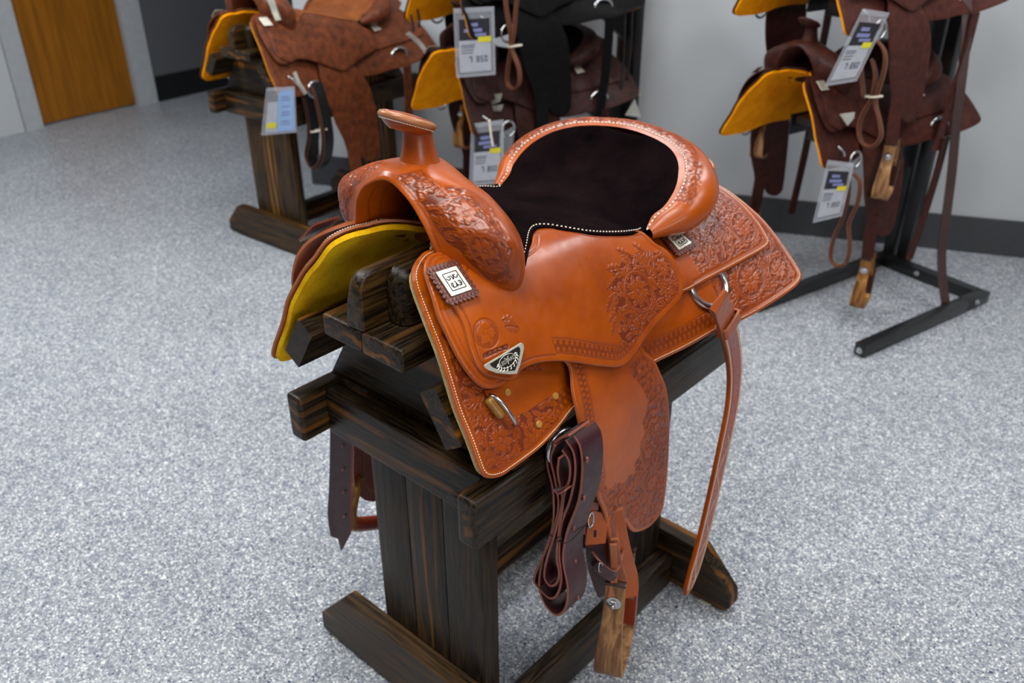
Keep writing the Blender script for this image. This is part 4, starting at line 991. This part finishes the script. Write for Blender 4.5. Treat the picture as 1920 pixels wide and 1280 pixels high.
    for q in hp:
        i0 = np.argmin([abs(at(l, 1, y0)[2]-at(q, 1, y0+.03)[2]) for l in loops[0][:8]]); x = at(loops[0][i0], 1, y0)[0]+.0032
        p = at(q, 0, x+.001); tube('punched_hole', [p+[0, 0, .0045], p+[.0004, .001, 0], p-[0, 0, .0045]], .0022, L_BEDGE, sb, 6, 8)
    # far latigo strap
    P = np.array([(-.245, .105, .60), (-.252, .100, .50), (-.256, .095, .40), (-.258, .090, .30), (-.258, .088, .238)])
    P = np.array([at(q, 1, .10) for q in ((645, 780), (644, 850), (643, 920), (643, 985), (641, 1030))])
    fs = ribbon('latigo_strap', P, (1, .25, 0), .040, .0045, L_BURG, root, L_BEDGE, n=50, taper=([0, .82, 1], [1, 1, .05]))
    for q in ((642, 836), (643, 880), (644, 923), (645, 968)):
        p = at(q, 1, .0965); tube('punched_hole', [p+[.002, 0, .003], p, p-[.002, 0, .003]], .0018, L_BEDGE, fs, 4, 6)
    P = np.array([at(q, 1, .108) for q in ((634, 790), (633, 850), (631, 920), (628, 970), (633, 1008))])
    ribbon('strap_coil', P, (1, .25, 0), .034, .0045, L_BURG, fs, L_BEDGE, n=40)
    # rear rigging: ring, billet, keeper
    c0 = S0.uv([(1331, 533)], .006)[0]; cP = S0.at(*c0, .0045); nn = S0.N(*c0); e1 = S0.P(c0[0]+.01, c0[1])-S0.P(c0[0], c0[1]); e1 /= np.linalg.norm(e1); e2 = np.cross(nn, e1)
    for s in (1, -1):
        c, a1, a2 = cP*[s, 1, 1], e1*[s, 1, 1], e2*[s, 1, 1]
        tube('rear_rigging_ring', [c+(a1*math.cos(a)+a2*math.sin(a))*.0385+nn*[s, 1, 1]*(-.0035+.0045*(1 if P_dot(a, a1, a2) > 0 else -1.)*abs(P_dot(a, a1, a2))) for a in np.linspace(0, 2*math.pi, 24, endpoint=False)], .0060, STEEL, root, 80, 12, True)
    bp = [(1358, 580), (1364, 610), (1373, 650), (1377, 700), (1372, 760), (1358, 830), (1343, 900), (1328, 965), (1312, 1030), (1297, 1080), (1286, 1113)]
    X = [.300, .298, .292, .290, .290, .290, .290, .290, .290, .290, .290]
    bl = strap_px('rear_billet', bp, X, .0430, .0085, L_MAIN, root, L_MAIN, taper=([0, .9, .97, 1], [1, .98, .75, .25]))
    bn = np.array([1., 0, 0])
    mid = catmull(np.array([at(q, 0, x) for q, x in zip(bp, X)]), 200); T = np.gradient(mid, axis=0); T /= np.linalg.norm(T, axis=1)[:, None]; Wd = np.cross(bn, T)
    for sg in (-1, 1):
        q = catmull(mid[10:196]+Wd[10:196]*(sg*.0172)*np.interp(np.arange(10, 196), [0, 185, 196], [1, .95, .4])[:, None]+bn*.0046, 150); stitches('stitching', q, np.repeat(bn[None], len(q), 0), np.gradient(q, axis=0), .0034, .0012, THREAD, bl)
    ph = np.linspace(0, 1, 186)*math.pi*4.5
    for sg in (-1, 1):
        q = (mid[95:192]+Wd[95:192]*(.0105*sg*np.sin(np.linspace(0, math.pi*6.5, 97)))[:, None]+bn*.0046)
        q = catmull(q, 90); stitches('stitching', q, np.repeat(bn[None], len(q), 0), np.gradient(q, axis=0), .0036 if sg > 0 else .0022, .0010, THREAD if sg > 0 else GOLDTH, bl)
    ribbon('billet_inlay', mid[12:97]+bn*.0040, Wd[12:97], .021, .0016, L_RED, bl, n=85)
    ribbon('billet_inlay', mid[97:190]+bn*.0040, Wd[97:190], .026, .0014, L_RED, bl, n=93, taper=([0, .85, 1], [1, .9, .3]))
    # loop folded over the ring and its keeper band
    lp = [at((1332, 566), 0, .296), at((1334, 552), 0, .300)]
    c1 = at((1352, 575), 0, .300)
    d = mid[14]-mid[0]; d /= np.linalg.norm(d)
    ribbon('billet_loop', [at((1369, 640), 0, .286), at((1360, 605), 0, .290), at((1350, 572), 0, .296), at((1345, 562), 0, .306), at((1351, 566), 0, .311), at((1357, 585), 0, .306), at((1363, 604), 0, .3015), at((1366, 618), 0, .300)], np.cross(bn, d), .043, .0045, L_MAIN, bl, L_EDGE, n=50)
    kc = at((1365, 606), 0, .2975); wv = np.cross(bn, d); loopP = [kc+wv*.0238, kc+wv*.0232+bn*.0085, kc+wv*.012+bn*.0098, kc-wv*.012+bn*.0098, kc-wv*.0232+bn*.0085, kc-wv*.0238, kc-wv*.0232-bn*.009, kc-wv*.012-bn*.010, kc+wv*.012-bn*.010, kc+wv*.0232-bn*.009]
    tp_ = catmull(loopP, 50, True); tp_ = np.r_[tp_, tp_[:1]]
    ribbon('billet_keeper', tp_, np.repeat(d[None], 51, 0), .026, .004, L_MAIN, bl, L_EDGE, n=51)
    # far rear billet
    P = catmull(np.array([at(q, 0, x) for q, x in zip(bp, X)])*[-1, 1, 1], 60); ribbon('rear_billet', P, np.cross(np.array([-1., 0, 0]), np.gradient(P, axis=0)), .043, .0085, L_MAIN, root, n=60, taper=([0, .9, 1], [1, .98, .3]))
    # stirrup leather, hobble strap, lower parts
    sd = np.array([-.30, .95, 0]); 
    sl = ribbon('stirrup_leather', [at(q, 0, .262) for q in ((1140, 960), (1150, 1010), (1160, 1050), (1170, 1085), (1171, 1120))], [(.3, .9, 0), (.5, .85, 0), (.75, .6, 0), (.85, .5, 0), (.85, .5, 0)] and (.6, .8, 0), .052, .005, L_MAIN, root, L_EDGE)
    ribbon('stirrup_leather', [at(q, 0, .280) for q in ((1152, 1010), (1160, 1060), (1168, 1095), (1158, 1118))], (.75, .6, 0), .014, .005, L_EDGE, root, L_EDGE)
    ribbon('stirrup_leather', [at(q, 0, .284) for q in ((1150, 1020), (1152, 1080), (1146, 1118))], (.75, .6, 0), .012, .005, L_EDGE, root, L_EDGE)
    hb = ribbon('hobble_strap', [at(q, 0, x) for q, x in (((1108, 1042), .255), ((1118, 1056), .272), ((1134, 1072), .284), ((1147, 1079), .290), ((1157, 1072), .286), ((1164, 1050), .277), ((1169, 1028), .265), ((1168, 1010), .250))], (.05, .25, 1), .019, .0045, L_BURG, root, L_BEDGE)
    ribbon('hobble_strap', [at(q, 0, .252) for q in ((1116, 1020), (1118, 1050), (1127, 1085), (1137, 1112))], (.5, .85, 0), .034, .005, L_BURG, root, L_BEDGE)
    tube('buckle', [at(q, 0, .281) for q in ((1124, 1056), (1129, 1057), (1129, 1071), (1123, 1070))], .0013, STEEL, hb, 24, 6, True)
    tb = ribbon('blevins_tab', [at(q, 0, .258) for q in ((1128, 960), (1120, 985), (1116, 1018))], (.6, .8, 0), .036, .0055, L_MAIN, root, L_EDGE)
    p = at((1116, 1000), 0, .266); tube('punched_hole', [p+[0, 0, .006], p, p-[0, 0, .006]], .0022, BLACKTH, tb, 6, 8)
    ribbon('blevins_tab', [at(q, 0, .245) for q in ((1112, 940), (1104, 975), (1098, 1000))], (.6, .8, 0), .022, .0055, L_RED, root, L_EDGE)
    tube('buckle', [at(q, 0, .262) for q in ((1103, 972), (1110, 960), (1112, 978), (1106, 990))], .0018, STEEL, root, 24, 6, True)
    c = at((1147, 1180), 0, .2905); c[2] = 0; st = np.array([-.0416, .0909, 0])/.1*.055
    yaw = math.atan2(.0909, -.0416)
    zt = at((1147, 1107), 0, .29)[2]; zb = at((1140, 1262), 0, .28)[2]
    stirrup(root, (c+np.array([st[0], st[1], 0])*1.0).tolist(), yaw, zt, zb+.02, STIRW, L_RED)
    # far side, seen between the strap and the legs: the fender's lower end and the leather covered stirrup tread
    fl = [at(q, 0, -.262) for q in ((664, 780), (664, 850), (664, 900), (670, 922), (682, 936), (696, 940), (712, 938), (726, 925), (732, 900), (732, 780))]
    ff = flat_poly('fender_end', catmull(np.array(fl), 40, True), np.array([-1., 0, 0]), .005, L_RED, root, 0)
    q = catmull(np.array([at(q, 0, -.2615) for q in ((683, 800), (683, 860), (685, 905), (692, 917), (704, 921), (714, 912))]), 40); stitches('stitching', q, np.repeat([[1., 0, 0]], 40, 0), np.gradient(q, axis=0), .003, .0014, GOLDTH, ff)
    sp = [at(q, 0, -.275) for q in ((654, 980), (675, 982), (700, 980), (725, 977), (750, 974))]
    so = tube('stirrup', sp, .0165, L_RED, root, 30, 16, flat=.8)
    for pp in (sp[0], sp[-1]): ribbon('stirrup_side', [pp+np.array([0, 0, -.005]), pp+np.array([0, .004, .04]), pp+np.array([0, (sp[2]-pp)[1]*.5, .11])], (1, 0, 0), .045, .009, STIRW2, so)
# ------------------------------------------------------------------ the saddles, racks and tags behind
FL_OR = fuzzy('golden_fleece', srgb(226, 132, 0), srgb(252, 164, 2), 120)
SUEDE_TAN = fuzzy('tan_suede', srgb(120, 66, 34), srgb(146, 84, 46), 300)
SUEDE_BRN = fuzzy('brown_suede', srgb(40, 22, 18), srgb(58, 34, 26), 300)
L_TAN2 = plain('chestnut_strap_leather', srgb(104, 60, 38), .45); L_BLACK = plain('black_leather', srgb(17, 16, 18), .42, 0, .1, (40, .4, .001))
MB = {}
def mk(c1, c2, seat, strap, sedge, ro=.5, sp=.22):
    m = leather('showroom_leather', c1, c2, c2, ro, .02, .8, spec=sp, tooled=False, blotch=40); return dict(main=m, edge=m, seat=seat, fleece=FL_OR, strap=strap, strap_edge=sedge, horn=m, rope=m)
MB['left'] = mk(srgb(118, 60, 30), srgb(70, 34, 18), SUEDE_TAN, L_BLACK, L_TAN2)
MB['upmid'] = mk(srgb(15, 14, 16), srgb(7, 7, 8), SUEDE, L_DKBROWN, L_TAN2, .7, .10)
MB['lowmid'] = mk(srgb(56, 28, 24), srgb(30, 16, 14), SUEDE, L_DKBROWN, L_TAN2, .55, .15)
MB['upright'] = mk(srgb(82, 42, 34), srgb(56, 28, 24), SUEDE_BRN, L_DKBROWN, L_TAN2)
MB['lowright'] = mk(srgb(74, 34, 24), srgb(46, 20, 16), SUEDE_BRN, L_DKBROWN, L_TAN2)
proto = {}
def bg_saddle(key, label, loc, rz, scale, grp='showroom saddles on racks and stands', shiny=0, fleece=True):
    """copy of the simple saddle with leathers of its own"""
    root = thing('western_saddle', label, 'saddle', (0, 0, 0), 0, grp)
    mats = MB[key]
    if not proto:
        build_saddle(root, fine=False, mats=mats)
        for o in list(root.children): proto.setdefault('parts', []).append(o)
        for o in root.children: 
            for c in o.children: proto.setdefault('sub', []).append((o, c))
        proto['mats'] = mats; root.matrix_world = Matrix.Identity(4)
    else:
        old = proto['mats']; mp = {v.name: mats[k] for k, v in old.items()}; new = {}
        for o in proto['parts']:
            c = o.copy(); COL.objects.link(c); c.parent = root; new[o] = c
        for o, s in proto['sub']:
            c = s.copy(); COL.objects.link(c); c.parent = new[o]
        for c in list(root.children)+[g for x in root.children for g in x.children]:
            for sl in c.material_slots:
                if sl.material and sl.material.name in mp: n = sl.material.name; sl.link = 'OBJECT'; sl.material = mp[n]
    # plates, rings, stirrups and straps of the simple saddle
    for mir in (False, True):
        for cn, sf, of in ((CF, SJ, .0135), (CR, S0, .021)): concho(root, sf, cn, of, mir, False, rose=False)
    s1 = [1, -1]
    for s in s1:
        tube('rear_rigging_ring', [(s*(.262+.012*math.cos(a)), .60+.036*math.cos(a), .775+.034*math.sin(a)) for a in np.linspace(0, 2*math.pi, 14, endpoint=False)], .0065, STEEL, root, 30, 8, True)
        tube('rigging_ring', [(s*.250, .155+.03*math.cos(a), .728+.03*math.sin(a)) for a in np.linspace(0, 2*math.pi, 14, endpoint=False)], .005, STEEL, root, 30, 8, True)
        ribbon('stirrup_leather', [(s*.268, .30, .50), (s*.272, .30, .42), (s*.280, .30, .33)], (.2, .95, 0), .055, .007, mats['main'], root)
        stirrup(root, (s*.285, .30, 0), math.radians(115), .345, .155, STIRW2 if key != 'upright' else STIRW, mats['strap'], fine=False)
        ribbon('rear_billet', [(s*.300, .60, .745), (s*.298, .60, .62), (s*.296, .585, .45), (s*.292, .56, .27)], (0, 1, 0), .042, .007, mats['main'], root)
    dee = tube('breast_collar_dee', [(.262, .03, .80), (.275, .045, .785), (.272, .06, .765)], .004, STEEL, root, 14, 8)
    root.location = loc; root.rotation_euler = (0, 0, rz); root.scale = (scale,)*3
    return root
def hang(root, obs):
    """parts modelled at their real place in the room, kept there under the saddle"""
    bpy.context.view_layer.update(); inv = root.matrix_world.inverted()
    for o in obs: o.matrix_parent_inverse = inv
def loop_strap(root, pts, y, w, mat, edge, n=1, tie=None, dx=.006):
    """a long leather string hung up in a loop; pts are read off the photograph at depth y"""
    P = [at(q, 1, y) for q in pts]; o = ribbon('tie_strap_loop', P, (-.1, 1, .0), w, .0045, mat, root, edge, n=80); r = [o]
    for k in range(1, n): r.append(ribbon('tie_strap_loop', [np.array(p)+[dx*k, .006*k, -.006*k] for p in P], (-.1, 1, .0), w, .0045, mat, root, edge, n=80))
    if tie:
        a = at(tie[0], 1, y-.004); b = at(tie[1], 1, y-.004); r.append(ribbon('white_zip_tie', [a+[-.002, 0, 0], (a+b)/2+[0, -w*.6, 0], b+[.002, 0, 0]], (0, .05, 1), .006, .002, THREAD, root))
        r.append(ribbon('white_zip_tie', [a+[-.002, 0, 0], (a+b)/2+[0, w*.6, 0], b+[.002, 0, 0]], (0, .05, 1), .006, .002, THREAD, root))
    return r
# --- left stand with the chestnut saddle
lx, ly, lr, lz = -2.119+.0, 1.159, math.radians(3.5), -.052
stand2 = make_stand('brown wooden saddle stand at the left carrying the chestnut saddle', (lx, ly, 0), lr, [WOODS[0], WOODS[1], WOODL[2]])
stand2.scale = (1, 1, (.868+lz)/.868)
sad_l = bg_saddle('left', 'chestnut brown tooled saddle with tan seat and bright silver plates on the left stand', (lx, ly, lz), lr, 1.0)
o = []
o += loop_strap(sad_l, [(560, 150), (575, 180), (583, 215), (585, 255), (580, 290), (590, 312), (606, 300), (612, 262), (606, 215), (598, 180), (590, 155)], 1.30, .05, L_BLACK, L_TAN2, 2, ((583, 246), (612, 242)))
sv = [ribbon('silver_corner', [at(q, 1, yy) for q, yy in (((764, 62), 1.80), ((790, 85), 1.86), ((806, 112), 1.88))], (.7, .2, .6), .018, .004, SILVER, sad_l),
      ribbon('silver_corner', [at(q, 1, yy) for q, yy in (((552, 135), 1.18), ((560, 155), 1.18), ((573, 176), 1.19))], (.7, .2, .3), .014, .004, SILVER, sad_l),
      ribbon('silver_fork_trim', [at(q, 1, yy) for q, yy in (((503, -12), 1.25), ((512, 12), 1.25), ((522, 38), 1.26))], (.9, .3, .1), .026, .004, SILVER, sad_l)]
hang(sad_l, o+sv)
# --- steel racks
def rack(label, rx, ry, rz):
    R_ = thing('saddle_rack', label, 'saddle rack', (rx, ry, 0), rz, 'black steel saddle racks')
    q = .042
    box('base_tube', (-.02-q/2, -.02, .004), (-.02+q/2, .74, .004+q), M_BLACK, R_, .003)
    box('base_tube', (.40-q/2, .02, .004), (.40+q/2, .60, .004+q), M_BLACK, R_, .003)
    box('rear_base_tube', (.0015, .695, .0045), (.378, .737, .046), M_BLACK, R_, .003)
    box('rear_base_tube', (.379, .6005, .0045), (.42, .737, .046), M_BLACK, R_, .003)
    for x in (-.041, .021):
        box('upright', (x, .7385, .004), (x+.045, .780, 1.62), M_BLACK, R_, .003)
    for z in (.60, 1.0):
        box('arm', (-.035, .14, z), (.035, .738, z+.05), M_BLACK, R_, .004)
        box('arm_pad', (-.075, .12, z+.0505), (.075, .70, z+.075), M_BLACK, R_, .006)
        prism('arm_brace', [(.50, z-.002), (.7375, z-.002), (.7375, z-.20)], 0, -.012, .012, M_BLACK, R_, .001)
        for s in (-1, 1):
            box('barrel_wing', (s*.076, .14, z-.0), (s*.084, .68, z+.07), M_BLACK, R_, .002, Matrix.Translation((s*.03, 0, 0)))
    for (x, y, z) in ((.401, .02, .024), (-.043, .69, .03), (-.043, .62, .03), (.4215, .65, .03), (-.045, .76, .22), (-.045, .76, .16), (-.045, .76, .45), (.15, .694, .03)):
        v = Vector((0, -1, 0)) if y < .05 or x == .15 else Vector((-1 if x < 0 else 1, 0, 0))
        lathe('bolt', [(.0001, 0), (.011, 0), (.011, .003), (.007, .004), (.007, .009), (.0001, .0095)], STEEL, R_, Matrix.Translation((x, y-.0005 if v.y else y, z)) @ v.to_track_quat('Z', 'Y').to_matrix().to_4x4(), 12)
    return R_
rr = math.radians(-14.4)
rack('black steel two-tier saddle rack at the right wall with its base showing on the floor', -.31, 2.03, rr)
rack('black steel two-tier saddle rack in the middle, mostly hidden behind the tan saddle', -1.36, 1.60, rr)
# --- saddles on the racks
sc = .92
up_r = bg_saddle('upright', 'dark brown saddle on the top tier of the right rack, cut by the frame', (-.352, 1.99, .326), rr, sc)
lo_r = bg_saddle('lowright', 'dark reddish brown saddle with golden fleece on the lower tier of the right rack', (-.352, 1.99, -.07), rr, sc)
up_m = bg_saddle('upmid', 'black leather saddle on the top tier of the middle rack', (-1.425, 1.537, .251), math.radians(-13.1), sc)
lo_m = bg_saddle('lowmid', 'dark brown saddle with silver corner plates on the lower tier of the middle rack', (-1.425, 1.537, -.074), math.radians(-13.1), sc)
o = loop_strap(lo_r, [(1618, 180), (1613, 110), (1622, 82), (1640, 75), (1656, 92), (1658, 120), (1648, 160), (1640, 190), (1648, 225), (1650, 255), (1635, 273), (1617, 268), (1609, 245), (1615, 215), (1632, 185), (1640, 140), (1634, 110)], 2.0, .02, L_TAN2, L_TAN2, 2, ((1623, 181), (1654, 180)), .004)
o += loop_strap(lo_r, [(1600, 325), (1611, 340), (1606, 380), (1590, 420), (1592, 460), (1584, 492), (1566, 497), (1556, 480), (1562, 445), (1578, 410), (1588, 370), (1590, 335)], 2.02, .018, L_TAN2, L_TAN2, 2, None, .004)
tri = [at(q, 1, 2.03) for q in ((1573, 214), (1603, 210), (1601, 222), (1589, 236))]; n_ = np.array([.45, -.85, .25]); n_ /= np.linalg.norm(n_)
o.append(flat_poly('silver_plate', tri, n_, .003, SILVER, lo_r))
hang(lo_r, o)
o = [ribbon('rear_billet', [at(q, 1, 2.45) for q in ((1812, -20), (1812, 60), (1803, 150), (1793, 230), (1785, 320), (1775, 400), (1766, 470), (1768, 530), (1776, 588))], (.8, .55, 0), .030, .006, L_DKBROWN, up_r)]
hang(up_r, o)
o = loop_strap(up_m, [(945, -30), (950, 20), (957, 60), (958, 90), (952, 130), (952, 158), (964, 167), (974, 155), (972, 125), (960, 92), (964, 60), (968, 10), (972, -20)], 1.62, .022, L_TAN2, L_TAN2, 1, ((951, 88), (978, 84)))
hang(up_m, o)
sv = [flat_poly('silver_plate', [at(q, 1, 1.60) for q in P], n_, .003, SILVER, lo_m) for P in (((903, 178), (942, 175), (938, 190), (925, 196), (905, 186)), ((900, 190), (908, 200), (944, 196), (940, 208), (905, 209)))]
sv += [flat_poly('silver_corner', [at(q, 1, 2.22) for q in ((1180, 138), (1202, 178), (1160, 178))], n_, .003, SILVER, lo_m),
       flat_poly('silver_corner', [at(q, 1, 2.18) for q in ((1190, 185), (1202, 220), (1172, 216))], n_, .003, SILVER, lo_m)]
hang(lo_m, sv)
for (a, b, y) in (((1172, 18), (1163, 178), 2.1), ((1186, 18), (1172, 178), 2.14), ((766, 16), (776, 60), 1.6), ((782, 16), (786, 52), 1.62)):
    A, B = at(a, 1, y), at(b, 1, y); s = tube('saddle_string', [A, (A+B)/2+[.006, 0, 0], B], .004, L_BLACK, up_m, 16, 8); hang(up_m, [s])
# --- price tags in clear sleeves
M_SLEEVE, t, bs, N = nt('clear_plastic_sleeve'); bs.inputs['Base Color'].default_value = (.55, .57, .62, 1); bs.inputs['Roughness'].default_value = .15
bs.inputs['Alpha'].default_value = .22; bs.inputs['Coat Weight'].default_value = .6
C_WHITE = plain('printed_card', srgb(166, 168, 176), .6); C_GREY = plain('dark_card_photo', srgb(34, 32, 38), .5); C_BLUE = plain('pale_blue_card', srgb(136, 166, 206), .6); C_YEL = plain('yellow_sticker', srgb(206, 196, 40), .6); C_LILAC = plain('lilac_print', srgb(120, 124, 168), .6); C_INK = plain('grey_ink', srgb(60, 60, 78), .7)
def price_tag(label, quad, y, blue=False, digits=True):
    """quad: corners of the sleeve in the photograph (tl, tr, br, bl), hung at depth y"""
    P = np.array([at(q, 1, y) for q in quad]); c = P.mean(0)
    T_ = thing('price_tag', label, 'price tag', tuple(P[0]), 0, 'price tags in clear sleeves'); P = P-P[0]
    c, n = plane_frame(P); 
    if n[1] > 0: n = -n
    f = lambda a, b, h=0.: P[0]*(1-a)*(1-b)+P[1]*a*(1-b)+P[2]*a*b+P[3]*(1-a)*b+n*h
    R = lambda nm, a0, b0, a1, b1, h, m, th=.0006: flat_poly(nm, [f(a0, b0, h), f(a1, b0, h), f(a1, b1, h), f(a0, b1, h)], n, th, m, T_, 0)
    R('sleeve', 0, 0, 1, 1, -.0018, M_SLEEVE, .0005)
    for a0, b0, a1, b1 in ((0, 0, .04, 1), (.96, 0, 1, 1), (.045, .96, .955, 1), (.045, 0, .955, .07)): R('sleeve_rim', a0, b0, a1, b1, .0002, M_SLEEVE, .001)
    if blue:
        R('card', .10, .30, .44, .95, -.0008, C_WHITE); R('blue_card', .45, .06, .95, .95, -.0008, C_BLUE); R('sticker', .13, .74, .43, .86, .0002, C_YEL)
        for b in (.20, .26, .40, .52, .58, .72, .78): R('print_line', .56, b, .56+.26, b+.022, .0002, C_LILAC, .0003)
        return T_
    R('photo_card', .12, .16, .88, .46, -.0008, C_GREY); R('card', .10, .465, .90, .93, -.0008, C_WHITE)
    for k, (a, b, w_, h_) in enumerate(((.30, .22, .30, .05), (.25, .30, .45, .05), (.40, .37, .40, .04))): R('printed_emblem', a, b, a+w_, b+h_, .0, C_LILAC, .0003)
    R('sticker', .60, .42, .92, .50, .0004, C_YEL)
    for b in (.53, .56, .60, .64): R('print_line', .16, b, .16+.45*(1.3-b), b+.012, .0, C_INK, .0003)
    if digits:
        for k, (x, ch) in enumerate(((.24, '7'), (.36, '7'), (.54, '8'), (.64, '5'), (.74, '0'))):
            seg = {'7': ((0, 0, 1, .2), (.65, .2, 1, 1)), '8': ((0, 0, 1, .18), (0, .41, 1, .59), (0, .82, 1, 1), (0, .18, .25, .82), (.75, .18, 1, .82)), '5': ((0, 0, 1, .18), (0, .41, 1, .59), (0, .82, 1, 1), (0, .18, .25, .41), (.75, .59, 1, .82)), '0': ((0, 0, 1, .18), (0, .82, 1, 1), (0, .18, .25, .82), (.75, .18, 1, .82))}[ch]
            if k == 0: continue
            for a0, b0, a1, b1 in seg: R('printed_digit', x+a0*.07, .70+b0*.09, x+a1*.07, .70+b1*.09, .0, C_INK, .0003)
    return T_
def tag_cord(T_, pts, y, m=L_TAN2):
    o = tube('tag_cord', [at(q, 1, y) for q in pts], .003, m, T_, 16, 6); bpy.context.view_layer.update(); o.matrix_parent_inverse = T_.matrix_world.inverted()
T1 = price_tag('clear sleeved price tag hanging on the black saddle, topmost in the middle', [(850, 16), (926, 12), (929, 140), (856, 146)], 1.50); tag_cord(T1, [(862, -10), (865, 10), (868, 28)], 1.498)
T2 = price_tag('clear sleeved price tag hanging low between the horn and the seat of the tan saddle', [(884, 232), (944, 224), (944, 344), (880, 348)], 1.50)
T3 = price_tag('tilted clear sleeved price tag swinging left on the top right saddle', [(1618, 16), (1668, 24), (1606, 152), (1546, 162)], 1.93)
T4 = price_tag('clear sleeved price tag hanging under the lower right saddle', [(1552, 300), (1602, 306), (1578, 405), (1524, 418)], 1.93)
T5 = price_tag('pale blue price tag in a clear sleeve on the chestnut saddle', [(500, 165), (552, 162), (556, 248), (490, 254)], 1.12, True)
tube('white_cord', [(0, 0, 0), (.004, .0, -.03), (.02, -.004, -.09)], .004, THREAD, T2, 16, 6).location = (.085, 0, .03)
def keep(root):
    """parts are modelled in the saddle's world position: keep them there under the root at its base"""
    bpy.context.view_layer.update(); inv = root.matrix_world.inverted()
    for c in root.children: c.matrix_parent_inverse = inv
build_saddle(saddle)
tack_main(saddle)
keep(saddle)
